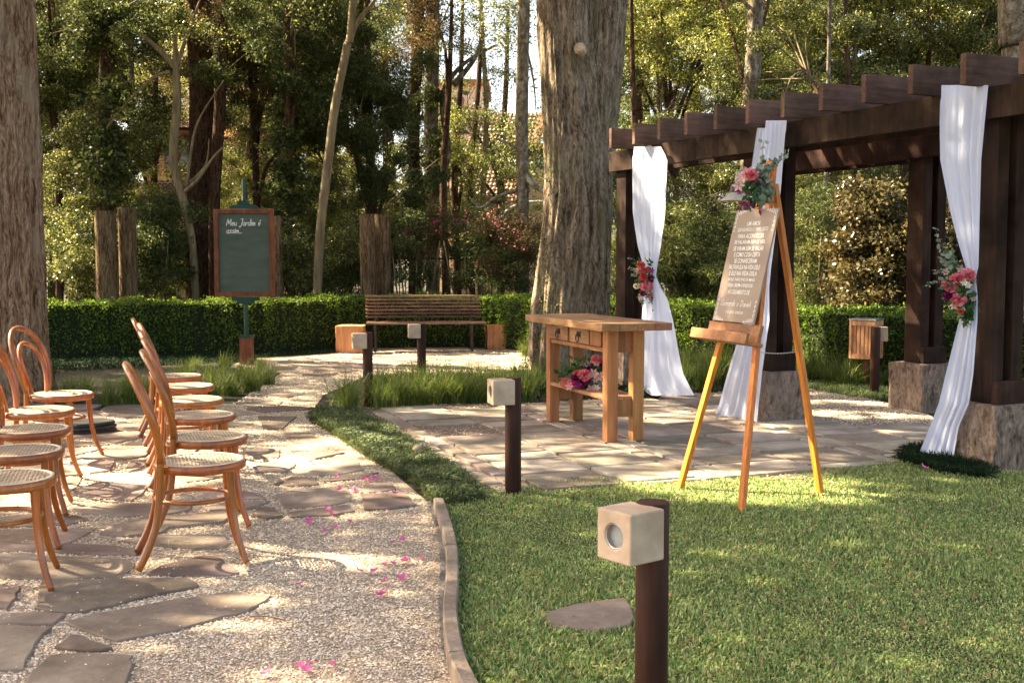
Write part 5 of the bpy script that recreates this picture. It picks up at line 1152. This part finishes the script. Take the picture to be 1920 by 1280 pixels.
tree('dark ivy-clad trunk behind the left log posts', [(205, 560), (200, 400), (196, 200), (200, 0)], 20, [14, 13, 12, 11, 9], 'bark_dark', [(200, 260, 19.8, 'ivy', (1.3, 1.3, 1.3)), (190, 30, 20, 'dark', .6)])
tree('ivy-covered thin trunk right of the chalkboard', [(545, 560), (545, 400), (540, 250), (538, 60), (540, 0)], 21, [7, 7, 6, 6, 4], 'bark_dark', [(540, 320, 20.9, 'ivy', (1.2, 1.2, 1.0)), (540, 60, 21, 'dark', .75)])
tree('thin pale trunk seen between the pergola posts', [(1543, 570), (1540, 500), (1545, 420), (1548, 370), (1552, 200)], 18, [4, 4, 4, 4, 3], 'bark_grey', [(1500, 120, 19, 'mid', .6)])
for u, Y, lab in ((245, 24, 'slender dark trunk behind the left log posts'), (465, 25, 'slender dark trunk behind the chalkboard top'), (700, 23, 'slender dark trunk behind the log posts left of the bench'), (900, 30, 'thin distant trunk in front of the tiled roof'), (1225, 24, 'slender trunk right of the massive trunk'), (1310, 27, 'thin distant trunk seen under the pergola beam'), (1600, 24, 'slender trunk behind the bronze-leaved shrub'), (130, 22, 'slender trunk right of the thick left trunk'), (1790, 26, 'slender distant trunk near the right curtain')):
    tree(lab, [(u, 560), (u+tr.uniform(-8, 8), 400), (u+tr.uniform(-12, 12), 200), (u+tr.uniform(-16, 16), 0)], Y, [6, 5.5, 5, 4.5, 3], tr.choice(['bark_dark', 'bark_grey', 'bark_twig']), [(u+tr.uniform(-40, 40), -30, Y, 'mid' if u != 900 else 'sparse', .5)])

# foliage masses: trees known by their crowns
def leafy(label, stem, Y, cl, bark='bark_dark', r0=8): return tree(label, [(stem, 560), (stem+tr.uniform(-10, 10), 350), (stem+tr.uniform(-15, 15), 150)], Y, [r0, r0*.8, r0*.6, r0*.3], bark, cl, ext=2)
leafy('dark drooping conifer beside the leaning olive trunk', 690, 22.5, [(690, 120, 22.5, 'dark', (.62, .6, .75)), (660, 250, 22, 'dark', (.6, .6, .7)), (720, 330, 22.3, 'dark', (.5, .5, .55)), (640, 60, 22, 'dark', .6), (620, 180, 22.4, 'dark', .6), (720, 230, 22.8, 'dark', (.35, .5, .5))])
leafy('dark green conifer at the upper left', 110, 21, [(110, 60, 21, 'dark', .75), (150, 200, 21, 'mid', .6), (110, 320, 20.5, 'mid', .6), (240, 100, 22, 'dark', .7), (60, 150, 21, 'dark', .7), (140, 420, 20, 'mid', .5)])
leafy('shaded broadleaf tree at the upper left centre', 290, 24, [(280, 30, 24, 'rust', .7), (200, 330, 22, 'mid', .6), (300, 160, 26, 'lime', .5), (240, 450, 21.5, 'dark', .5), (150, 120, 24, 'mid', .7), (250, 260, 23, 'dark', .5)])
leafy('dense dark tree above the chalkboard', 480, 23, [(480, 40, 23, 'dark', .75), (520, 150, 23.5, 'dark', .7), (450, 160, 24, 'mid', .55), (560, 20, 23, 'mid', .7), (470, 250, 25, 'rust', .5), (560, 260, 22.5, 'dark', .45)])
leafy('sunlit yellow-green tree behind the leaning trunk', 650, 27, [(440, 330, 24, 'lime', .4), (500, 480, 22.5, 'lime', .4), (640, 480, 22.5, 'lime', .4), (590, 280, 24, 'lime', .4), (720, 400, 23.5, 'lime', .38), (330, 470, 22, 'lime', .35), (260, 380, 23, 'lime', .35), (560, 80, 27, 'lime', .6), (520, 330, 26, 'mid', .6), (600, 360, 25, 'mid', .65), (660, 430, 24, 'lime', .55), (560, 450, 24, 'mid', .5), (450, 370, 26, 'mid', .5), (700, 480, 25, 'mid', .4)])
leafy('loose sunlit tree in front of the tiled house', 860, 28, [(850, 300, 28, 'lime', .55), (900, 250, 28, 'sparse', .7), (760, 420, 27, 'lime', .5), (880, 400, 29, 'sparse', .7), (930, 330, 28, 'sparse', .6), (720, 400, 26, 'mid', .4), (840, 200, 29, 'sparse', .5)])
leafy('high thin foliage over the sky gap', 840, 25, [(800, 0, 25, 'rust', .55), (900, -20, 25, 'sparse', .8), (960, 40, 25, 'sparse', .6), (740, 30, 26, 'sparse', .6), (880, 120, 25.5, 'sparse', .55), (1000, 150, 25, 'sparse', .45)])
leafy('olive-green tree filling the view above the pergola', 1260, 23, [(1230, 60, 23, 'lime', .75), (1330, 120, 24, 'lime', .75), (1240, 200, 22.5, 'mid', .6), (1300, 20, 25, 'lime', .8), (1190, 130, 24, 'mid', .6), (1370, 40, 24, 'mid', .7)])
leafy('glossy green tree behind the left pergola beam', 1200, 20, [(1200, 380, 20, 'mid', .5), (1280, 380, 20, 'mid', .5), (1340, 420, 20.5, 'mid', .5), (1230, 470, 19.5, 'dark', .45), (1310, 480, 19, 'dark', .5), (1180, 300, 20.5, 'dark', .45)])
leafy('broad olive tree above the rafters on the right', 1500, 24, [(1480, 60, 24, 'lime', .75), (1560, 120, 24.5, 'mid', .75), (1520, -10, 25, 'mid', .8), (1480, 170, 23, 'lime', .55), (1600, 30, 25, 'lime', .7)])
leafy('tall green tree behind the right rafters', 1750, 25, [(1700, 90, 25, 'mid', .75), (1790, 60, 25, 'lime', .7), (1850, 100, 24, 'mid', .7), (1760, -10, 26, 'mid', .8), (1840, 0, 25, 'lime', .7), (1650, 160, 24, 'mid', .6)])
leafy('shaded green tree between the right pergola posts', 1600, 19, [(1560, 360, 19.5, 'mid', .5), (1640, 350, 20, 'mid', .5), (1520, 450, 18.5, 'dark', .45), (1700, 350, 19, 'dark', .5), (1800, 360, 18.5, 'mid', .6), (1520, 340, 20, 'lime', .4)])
# backdrop wood farther away
wood = thing('distant_tree', 'hazy green tree far behind the left trunks', 'tree', (A(60, 500, 34).x, 34, 0))
mb = MB(); mb.tube([(0, 0, 0), (0, 0, 7)], [.25, .1], 8); mb.build('trunk', M['bark_dark'], wood, True); crowns(wood, [(60, 200, 34, 'mid', 1.4), (20, 60, 34, 'mid', 1.5), (60, 400, 33, 'dark', 1.2)])
for u, lab, L_ in ((180, 'far green tree behind the ivy-clad trunk', [(180, 150, 36, 'mid', 1.3), (190, 330, 34, 'mid', 1.1), (160, 0, 36, 'dark', 1.4)]), (450, 'far rust-tinged tree behind the chalkboard', [(440, 150, 37, 'rust', 1.1), (470, 330, 34, 'rust', .9), (450, 470, 33, 'dark', .9), (450, 0, 38, 'mid', 1.3)]), (580, 'far dark tree behind the leaning trunk', [(580, 200, 36, 'dark', 1.3), (600, 400, 34, 'mid', 1.0), (600, 0, 36, 'mid', 1.3), (540, 480, 33, 'dark', .8)]),
                    (1200, 'far tree behind the massive trunk', [(1190, 80, 36, 'mid', 1.3), (1180, 300, 34, 'dark', 1.2), (1200, 470, 30, 'dark', .9)]), (1380, 'far tree above the middle of the pergola', [(1330, 0, 36, 'mid', 1.4), (1400, 200, 34, 'lime', 1.2), (1350, 430, 28, 'dark', .9)]), (1560, 'far tree above the right half of the pergola', [(1540, 40, 37, 'mid', 1.4), (1560, 240, 34, 'mid', 1.2), (1600, 450, 26, 'dark', .8)]), (1780, 'far tree behind the right curtain', [(1760, 150, 36, 'mid', 1.3), (1740, 360, 30, 'mid', 1.1), (1880, 60, 36, 'mid', 1.4), (1850, 420, 28, 'dark', 1.0)]), (720, 'far dark tree left of the sky gap', [(680, 300, 34, 'mid', .8), (730, 450, 33, 'mid', .7), (640, 130, 35, 'dark', .9)])):
    t = thing('distant_tree', lab, 'tree', (A(u, 500, 35).x, 35, 0)); mb = MB(); mb.tube([(0, 0, 0), (.2, 0, 4), (0, 0, 8)], [.25, .2, .1], 8); mb.build('trunk', M['bark_dark'], t, True); crowns(t, L_)
for u, Y, lab, L_ in ((100, 30, 'shaded tree filling the gap beside the thick left trunk', [(95, 470, 27, 'dark', .9), (80, 250, 30, 'dark', 1.1), (150, 60, 30, 'dark', 1.0), (190, 450, 26, 'mid', .8), (230, 200, 31, 'dark', .9)]), (400, 31, 'shaded tree between the dark trunk and the ivy-covered one', [(470, 120, 31, 'dark', 1.0), (520, 400, 28, 'dark', .8), (420, 60, 31, 'rust', .9), (460, 520, 24, 'dark', .6), (320, 520, 24, 'dark', .6), (390, 470, 26, 'mid', .6)]), (610, 30, 'shaded tree behind the conifer', [(560, 100, 31, 'dark', 1.0), (640, 380, 27, 'mid', .8), (600, 500, 24, 'dark', .7), (690, 420, 27, 'dark', .7), (640, 10, 28, 'dark', .9), (700, 180, 27, 'dark', .6)]),
                    (1450, 30, 'dense olive tree behind the rafters', [(1400, 90, 30, 'lime', 1.0), (1480, 260, 27, 'mid', .9), (1580, 200, 30, 'lime', .9), (1420, 380, 25, 'mid', .8), (1500, 480, 22, 'dark', .7), (1340, 330, 27, 'mid', .8), (1260, 300, 27, 'lime', .7)]), (1700, 30, 'dense green tree at the upper right', [(1660, 60, 30, 'mid', 1.0), (1780, 150, 29, 'mid', .9), (1720, 240, 28, 'lime', .8), (1850, 200, 27, 'mid', .8), (1830, 20, 30, 'lime', .9)]), (1180, 28, 'tree filling the gap right of the massive trunk', [(1180, 60, 28, 'lime', .9), (1190, 240, 27, 'mid', .8), (1175, 420, 24, 'dark', .7), (1230, 560, 20, 'dark', .5)])):
    t = thing('distant_tree', lab, 'tree', (A(u, 500, Y).x, Y, 0)); mb = MB(); mb.tube([(0, 0, 0), (.2, 0, 4), (0, 0, 8)], [.2, .16, .08], 8); mb.build('trunk', M['bark_dark'], t, True); crowns(t, L_)
t = leafy('thin sunlit tree veiling the tiled house', 940, 33, [(870, 150, 33, 'sparse', .9), (850, 200, 33, 'lime', .3), (915, 250, 33, 'lime', .3), (975, 270, 33, 'sparse', .8), (880, 230, 33, 'sparse', 1.1), (930, 300, 33, 'sparse', .9), (960, 390, 32, 'lime', .35), (840, 260, 33, 'lime', .4), (830, 380, 32, 'lime', .5)])
t = leafy('second thin tree in front of the tiled roof', 885, 30, [(860, 320, 30, 'sparse', .8), (840, 440, 29, 'lime', .5), (960, 450, 29, 'mid', .4), (890, 450, 29, 'lime', .4)])
for u, Y, kinds, lab in ((-120, 26, 'dmd', 'tree just beyond the left edge of the view'), (-330, 30, 'mdm', 'second tree beyond the left edge of the view'), (-600, 28, 'dmd', 'third tree beyond the left edge of the view'), (-900, 32, 'mmd', 'outermost tree beyond the left edge of the view'), (1990, 24, 'mdm', 'tree just beyond the right edge of the view'), (2180, 28, 'lmd', 'second tree beyond the right edge of the view'), (2420, 26, 'mdm', 'third tree beyond the right edge of the view'), (2700, 30, 'dml', 'outermost tree beyond the right edge of the view')):
    t = thing('distant_tree', lab, 'tree', (A(u, 500, Y).x, Y, 0)); mb = MB(); mb.tube([(0, 0, 0), (.2, 0, 4), (0, 0, 8)], [.25, .2, .1], 8); mb.build('trunk', M['bark_dark'], t, True)
    kk = {'d': 'dark', 'm': 'mid', 'l': 'lime'}; crowns(t, [(u-40, 440, Y, kk[kinds[0]], 1.2), (u+60, 250, Y, kk[kinds[1]], 1.3), (u-20, 80, Y, kk[kinds[2]], 1.3)])
# shrubs behind the hedge
def shrub(label, L_, cat='shrub', name='shrub', stems=True, blossoms=()):
    u, v, Y = L_[0][:3]; base = A(u, v, Y); base.z = 0; t = thing(name, label, cat, base)
    if stems:
        mb = MB()
        for k in range(7):
            a = tr.uniform(0, 6.28); r_ = tr.uniform(.1, .5); mb.tube([(0.15*math.cos(a), .15*math.sin(a), 0), (r_*math.cos(a), r_*.6*math.sin(a), 1.0), (r_*1.3*math.cos(a), r_*.7*math.sin(a), 1.7)], [.02, .014, .006], 6)
        mb.build('stem', M['bark_twig'], t, True)
    crowns(t, L_)
    for (u, v, Y, k, s) in blossoms: link('blossom', FLW[k], t, A(u, v, Y)-base, (0, 0, tr.uniform(0, 6)), s)
    return t
shrub('twiggy azalea with magenta blossoms above the bench', [(770, 470, 19.6, 'azalea', .95), (820, 450, 19.8, 'azalea', .8)], blossoms=[(760, 440, 19.4, 1, .8), (850, 430, 19.3, 1, .8), (790, 425, 19.5, 1, .7)])
shrub('dark azalea hedge with pink blossoms right of the bench', [(890, 480, 19.4, 'azalea', 1.0), (940, 470, 19.2, 'azalea', 1.0), (990, 480, 19.0, 'azalea', 1.0), (930, 530, 19, 'azalea', .9)], blossoms=[(870, 420, 18.9, 1, .6), (905, 410, 18.9, 0, .8), (945, 430, 18.7, 0, .8), (985, 450, 18.6, 0, .8)])
shrub('dark twiggy shrub behind the left hedge', [(280, 500, 19, 'shrub', 1.0), (320, 450, 19.5, 'shrub', 1.0), (140, 490, 18.5, 'shrub', 1.1)])
shrub('low shaded shrub between chalkboard and leaning trunk', [(550, 500, 20.5, 'shrub', 1.0), (620, 510, 20, 'shrub', 1.0), (480, 520, 20, 'shrub', .9), (660, 480, 20.5, 'shrub', 1)])
shrub('feathery bamboo-like shrub behind the left pergola posts', [(1230, 500, 17.3, 'bamboo', .75), (1290, 470, 17.2, 'bamboo', .75), (1175, 490, 18, 'bamboo', .75), (1320, 520, 16.8, 'bamboo', .65)])
shrub('feathery dark shrub right of the easel', [(1520, 490, 15.8, 'bamboo', .62), (1380, 500, 16.5, 'bamboo', .7), (1545, 440, 16.2, 'bamboo', .6), (1490, 430, 16.6, 'bamboo', .6)])
shrub('bronze-leaved shrub in sunlight behind the litter bin', [(1640, 480, 14.9, 'bronze', .85), (1620, 520, 14.7, 'bronze', .75), (1700, 450, 14.8, 'bronze', .85), (1600, 430, 15.1, 'bronze', .7), (1680, 530, 14.6, 'bronze', .75), (1640, 430, 15, 'bronze', .7)])
shrub('bronze-leaved shrub seen beside the right curtain', [(1785, 480, 14.2, 'bronze', .75), (1790, 560, 13.9, 'bronze', .7), (1770, 400, 14.4, 'bronze', .7), (1810, 620, 13.6, 'shrub', .6)])

# log posts behind the hedge
def logpost(u0, u1, vt, Y, label, seed):
    c = A((u0+u1)/2, vt, Y); r_ = (u1-u0)/2*Y/FPX; t = thing('log_post', label, 'wooden post', (c.x, Y, 0))
    trunk_mb([(0, 0, -.1), (0.01, 0, c.z*.5), (0, 0, c.z)], [r_, r_*.97, r_*.95], 32, 12, .05, seed, 5, .03).build('log', M['log_post'], t, True)
    mb = MB(); mb.tube([(0, 0, c.z-.03), (0, 0, c.z+.003)], r_*.93, 24); mb.build('cut_top', M['log_post'], t)
logpost(176, 217, 396, 17.6, 'thick weathered log post, left of the pair behind the left hedge', 1)
logpost(219, 254, 390, 17.9, 'weathered log post, right of the pair behind the left hedge', 2)
logpost(673, 703, 402, 18.9, 'dark log post left of the pair behind the bench', 3)
logpost(701, 732, 402, 19.2, 'dark log post right of the pair behind the bench', 4)
logpost(510, 527, 405, 18.6, 'thin log post half hidden by the chalkboard', 5)

# iron railing far behind the azaleas
rl_ = thing('iron_railing', 'thin dark iron railing behind the azaleas', 'fence', (A(840, 540, 20.6).x, 20.6, 0))
for k in range(30):
    mb = MB(); mb.box((-1.2+k*.11, 0, .75), (.018, .018, 1.5)); mb.build('bar', M['iron'], rl_)
for z in (.25, 1.4): mb = MB(); mb.box((.4, .016, z), (3.4, .012, .035)); mb.build('rail', M['iron'], rl_)
# arched white lattice beside the big trunk
la = A(1008, 440, 24); lt = thing('garden_lattice', 'arched white lattice panel left of the massive trunk', 'trellis', (la.x, 24, 0)); z1_ = A(1008, 378, 24).z
for k in range(-5, 6):
    for s_ in (-1, 1):
        mb = MB(); x0_ = k*.14; a = Vector((x0_-s_*.5, 0, .9)); b = Vector((x0_+s_*.5, 0, z1_-.02-abs(k)*.05)); mb.beam(a, b, .012 if s_ > 0 else .009, .035, up=(0, 1, 0)); mb.build('slat', M['plaster_white'], lt)
mb = MB(); mb.tube([(.75*math.cos(R(a_)), 0, z1_-.4+.4*math.sin(R(a_))) for a_ in range(0, 181, 15)], .03, 8); mb.build('arch', M['plaster_white'], lt, True)

# ================================================================== HOUSES
def tiled_roof(parent, p0, px_, ps_, rows, ncols, name='roof_tile'):
    """curved tile courses laid on a slope: p0 eave start, px_ vector along eave, ps_ vector up the slope"""
    p0 = Vector(p0); px_ = Vector(px_); ps_ = Vector(ps_); nn_ = px_.cross(ps_).normalized(); V = []; F = []
    if nn_.z < 0: nn_ = -nn_
    for r_ in range(rows):
        for c in range(ncols):
            b = len(V)
            for t in (0, 1):
                q = p0+ps_*((r_+t*1.08)/rows)+nn_*(.05*(1-t))
                for k in range(5):
                    a_ = math.pi*k/4; V.append(tuple(q+px_*((c+.5-.48*math.cos(a_))/ncols)+nn_*(.06*math.sin(a_))))
            for k in range(4): F.append((b+k, b+k+1, b+5+k+1, b+5+k))
    o = link('tile_courses', fast_mesh('tile_courses', V, F, M['tile']), parent); o['kind'] = 'stuff'
    mb = MB(); mb.add([p0, p0+px_, p0+px_+ps_, p0+ps_], [(0, 1, 2, 3)]); mb.v = mb.v; r2 = mb.build('roof', M['tile'], parent); r2.location = -nn_*.03
    sm = r2.modifiers.new('solid', 'SOLIDIFY'); sm.thickness = .08; sm.offset = -1
def win(parent, c, wd, ht, y, frame='brownwood'):
    mb = MB(); mb.box((c[0], y, c[1]), (wd, .08, ht)); f = mb.build('window', M[frame], parent)
    mb = MB(); mb.box((c[0]-wd*.24, y-.05, c[1]), (wd*.38, .03, ht*.86)); mb.box((c[0]+wd*.24, y-.05, c[1]), (wd*.38, .03, ht*.86)); mb.build('pane', M['window'], f)
HY = 44
def hx(u): return A(u, 400, HY).x
def hz(v): return A(900, v, HY).z
h1 = thing('house', 'cream house with steep brown tiled roof seen through the trees', 'house')
xL, xR = hx(870), hx(1130)
mb = MB(); mb.box(((hx(856)+hx(975))/2, HY+3, hz(402)/2), (hx(975)-hx(856), 6, hz(402))); mb.box(((hx(978)+xR)/2, HY+4, hz(288)/2), (xR-hx(978), 8.2, hz(288))); mb.build('wall', M['plaster'], h1)
tiled_roof(h1, (hx(835), HY-.6, hz(405)), (hx(965)-hx(835), 0, 0), (hx(960)-hx(905), 3.6, hz(195)-hz(405)), 26, 16)
mb = MB(); mb.beam((hx(967), HY-.7, hz(405)), (hx(1022), HY+2.9, hz(197)), .25, .3); mb.build('barge_board', M['brownwood'], h1)
mb = MB(); mb.box((hx(1015), HY-.2, hz(276)), (hx(1110)-hx(960), .5, .22)); mb.build('fascia', M['brownwood'], h1)
win(h1, (hx(957), hz(303)), .5, 1.3, HY-.05); win(h1, (hx(1000), hz(300)), 1.1, .9, HY-.05); win(h1, (hx(905), hz(410)), 1.1, 1.4, HY-.05); win(h1, (hx(870), hz(400)), .6, 1.2, HY-.1)
mb = MB(); mb.box((hx(900), HY-.3, hz(372)), (hx(950)-hx(850), .5, .2)); mb.build('balcony_beam', M['brownwood'], h1)
h3 = thing('house', 'pale tall house wing with a flat gable behind the tiled one', 'house')
mb = MB(); mb.box(((hx(815)+hx(915))/2*1.15, HY+10, hz(160)*.57), ((hx(915)-hx(820))*1.15, 5, hz(160)*1.14)); mb.build('wall', M['plaster_white'], h3)
mb = MB(); mb.box(((hx(815)+hx(915))/2*1.15, HY+10, hz(160)*1.14+.1), ((hx(915)-hx(815))*1.2, 5.6, .25)); mb.build('eave', M['brownwood'], h3)
win(h3, (hx(850)*1.15, hz(210)*1.14), .9, 1.2, HY+7.4)
h2 = thing('house', 'ochre house with two low tiled roofs behind the left trees', 'house'); HY = 38
mb = MB(); mb.box(((hx(275)+hx(400))/2, HY+3, hz(245)/2), (hx(400)-hx(275), 6, hz(245))); mb.build('wall', M['plaster'], h2)
tiled_roof(h2, (hx(292), HY-.7, hz(248)), (hx(420)-hx(292), 0, 0), (.6, 2.2, hz(205)-hz(248)), 7, 14)
mb = MB(); mb.box(((hx(295)+hx(420))/2, HY-.55, hz(251)), (hx(420)-hx(295), .12, .14)); mb.build('fascia', M['brownwood'], h2)
win(h2, (hx(340), hz(285)), 1.0, 1.1, HY-.05)
mb = MB(); mb.box((hx(345), HY-3, hz(392)/2), (hx(400)-hx(282), 3, hz(392))); mb.build('porch_wall', M['plaster'], h2)
tiled_roof(h2, (hx(278), HY-5, hz(388)), (hx(410)-hx(278), 0, 0), (0, 2.2, hz(352)-hz(388)), 7, 15)
HY = 48
h4 = thing('house', 'pale building glimpsed through foliage at the upper left', 'house')
mb = MB(); mb.box((hx(300), HY+3, hz(30)/2), (hx(345)-hx(255), 4, hz(30))); mb.build('wall', M['plaster_white'], h4); win(h4, (hx(300), hz(80)), 1.2, 1.4, HY+.95)
h5 = thing('house', 'ochre wall with tiled roof behind the chalkboard post', 'house'); HY = 42
mb = MB(); mb.box((hx(450), HY+3, hz(200)/2), (hx(500)-hx(410), 4, hz(200))); mb.build('wall', M['plaster'], h5); tiled_roof(h5, (hx(405), HY+.3, hz(205)), (hx(505)-hx(405), 0, 0), (0, 2.5, hz(165)-hz(205)), 7, 12)
win(h5, (hx(455), hz(280)), 1, 1.2, HY+.95)

# ================================================================== SHADE CANOPY: unseen leaves, gapped to place the sun patches, shared out among trees
L_ = SUND
def lit_field(x, y):
    f = .30*np.clip(np.sin(x*3.1+np.sin(y*2.3)*1.2)*np.sin(y*3.7+x*.6)*2-.9, 0, 1)
    for (cx_, cy_, rx, ry, s) in LITG: f = np.maximum(f, s*np.clip(2-((x-cx_)/rx)**2-((y-cy_)/ry)**2, 0, 1))
    for (u, v, ru, rv, s) in LIT:
        c = G(u, v); rx = ru*c.y/FPX; ry = max(.12, abs(G(u, v-rv).y-G(u, v+rv).y)/2)
        d = ((x-c.x)/rx)**2+((y-c.y)/ry)**2; f = np.maximum(f, s*np.clip(2.0-d, 0, 1))
    return f
LITG = [(1.6, 13.5, .4, .3, 1), (3.0, 13.0, .5, .3, .9), (4.3, 12.4, .4, .3, .9), (5.4, 13.3, 1.8, .7, 1), (6.6, 14.2, 1.8, .8, 1), (4.07, 10.5, .12, .3, 1), (4.6, 10.2, .10, .25, .9), (5.3, 9.2, .1, .2, .8), (1.05, 8.9, .35, .25, .9), (1.5, 8.75, .4, .2, .8), (-1.1, 17.2, 1.2, .3, .7)]  # ground spots whose canopy leaves are left out to let sun through
LIT = [(1420, 922, 190, 28, 1.2), (1080, 1000, 70, 10, .5), (1180, 960, 60, 8, .5), (1330, 1050, 60, 8, .35), (1650, 1010, 80, 8, .35), (960, 1190, 50, 10, .4), (1420, 1150, 70, 10, .3), (1750, 940, 70, 8, .5), (1610, 945, 90, 12, .8), (1250, 915, 90, 14, .8), (330, 868, 230, 30, 1), (180, 905, 160, 26, .9), (120, 940, 120, 14, .7), (860, 682, 170, 14, 1), (740, 672, 100, 8, .8), (960, 690, 90, 14, 1), (610, 850, 110, 28, .8), (560, 800, 80, 14, .6), (660, 1055, 70, 14, 1), (460, 1135, 60, 14, .95), (400, 1060, 60, 14, .6), (960, 1100, 45, 10, .8), (850, 780, 90, 12, .6), (900, 860, 110, 16, .6), (1090, 850, 120, 14, .5), (1640, 780, 150, 8, .9), (1600, 755, 120, 5, .9), (1250, 790, 70, 8, .7), (800, 830, 70, 10, .5), (60, 800, 120, 20, .9), (250, 800, 120, 18, .8), (150, 1000, 60, 12, .5), (1600, 700, 100, 14, .9), (700, 930, 60, 12, .5), (560, 740, 60, 8, .6), (1150, 880, 60, 10, .5), (1500, 860, 90, 10, .4), (840, 1010, 20, 22, .8), (980, 800, 60, 8, .5), (1700, 960, 60, 8, .4), (560, 690, 60, 6, .4)]
N_ = 230000
gx = rng.uniform(-8.5, 12, N_); gy = rng.uniform(2, 23, N_); z = rng.uniform(7.0, 12.5, N_)
lf = lit_field(gx, gy)
nz = np.sin(gx*2.3+np.sin(gy*1.7)*1.3)*np.sin(gy*2.0+np.cos(gx*1.1)*1.7)*.6+np.sin(gx*6.1+gy*2.2)*np.sin(gy*5.3-gx*1.3)*.4
keepp = np.where(nz > .52, .35, 1.0)
dense = ((gx > 2.35) & (gy < 9.9)) | ((gx > -.3) & (gy < 6.4))  # leaves packed here to keep sign, pergola and near lawn shaded
keepp = np.where(dense, 1.0, keepp*.68)
keepp = np.where(gy > 14.8, keepp*.22, keepp)               # the wood behind gets more sun
k = rng.random(N_) < keepp*(1-lf*np.where(dense, .8, 1))
gx, gy, z = gx[k], gy[k], z[k]
X = gx+(-L_.x/-L_.z)*z*1.0; X = gx-(L_.x/-L_.z)*z; Yc = gy-(L_.y/-L_.z)*z
k = ~((Yc > 3) & (np.abs(X)/np.maximum(Yc, .1) < .47) & (z < 1.9+.235*Yc))       # stay above what the lens sees
X, Yc, z = X[k], Yc[k], z[k]
shade = [(LEFT_T, None)]
for (x, y, lab) in ((-10.5, 7.0, 'unseen tall tree, crown shaped for the dapples, beyond the left edge, nearest to the camera'), (-14.5, 10.2, 'unseen tall tree, crown shaped for the dapples, far beyond the left edge of the garden'), (-11.5, 18.5, 'unseen tall tree, crown shaped for the dapples, behind the left hedge, beyond the left edge'), (-17.5, 18.5, 'unseen outermost tree on the far left, crown shaped for the dapples'), (-16.5, 5.5, 'unseen outermost tree left of the camera, crown shaped for the dapples')):
    t = thing('tree', lab, 'tree', (x, y, 0)); trunk_mb([(0, 0, -.1), (.1, 0, 3), (.0, .1, 7), (0, 0, 12)], [.42, .34, .26, .1], 20, 20, .1, x).build('trunk', M['bark'], t, True); shade.append((t, None))
shade.append((CEN_T, None))
pos = np.array([(t.location.x, t.location.y) for t, _ in shade]); pos[-1] = (pos[-1][0]-1.5, pos[-1][1]+1)
own = np.argmin((X[:, None]-pos[None, :, 0])**2+(Yc[:, None]-pos[None, :, 1])**2, axis=1)
for i, (t, _) in enumerate(shade):
    s = own == i
    if s.sum() < 20: continue
    P = np.stack([X[s]-t.location.x, Yc[s]-t.location.y, z[s]], 1); V, F = leaves(P, .17, .6, tilt=1.0); link('crown', fast_mesh('crown', V, F, M['leaf_mid']), t)  # added crown: its share of the leaf layer shaped by the wanted shadow
    mb = MB()
    for k in range(7):
        a = tr.uniform(0, 6.28); z0_ = tr.uniform(6, 8.5); q = P[tr.randrange(len(P))]; mb.tube([(0, 0, z0_), (q[0]*.5, q[1]*.5, z0_*.5+q[2]*.5+.3), tuple(q)], [.09, .05, .015], 6)
    mb.build('limbs', M['bark_dark'], t, True)
print('pavers', pav, 'stones', len(stones), 'canopy', len(X))
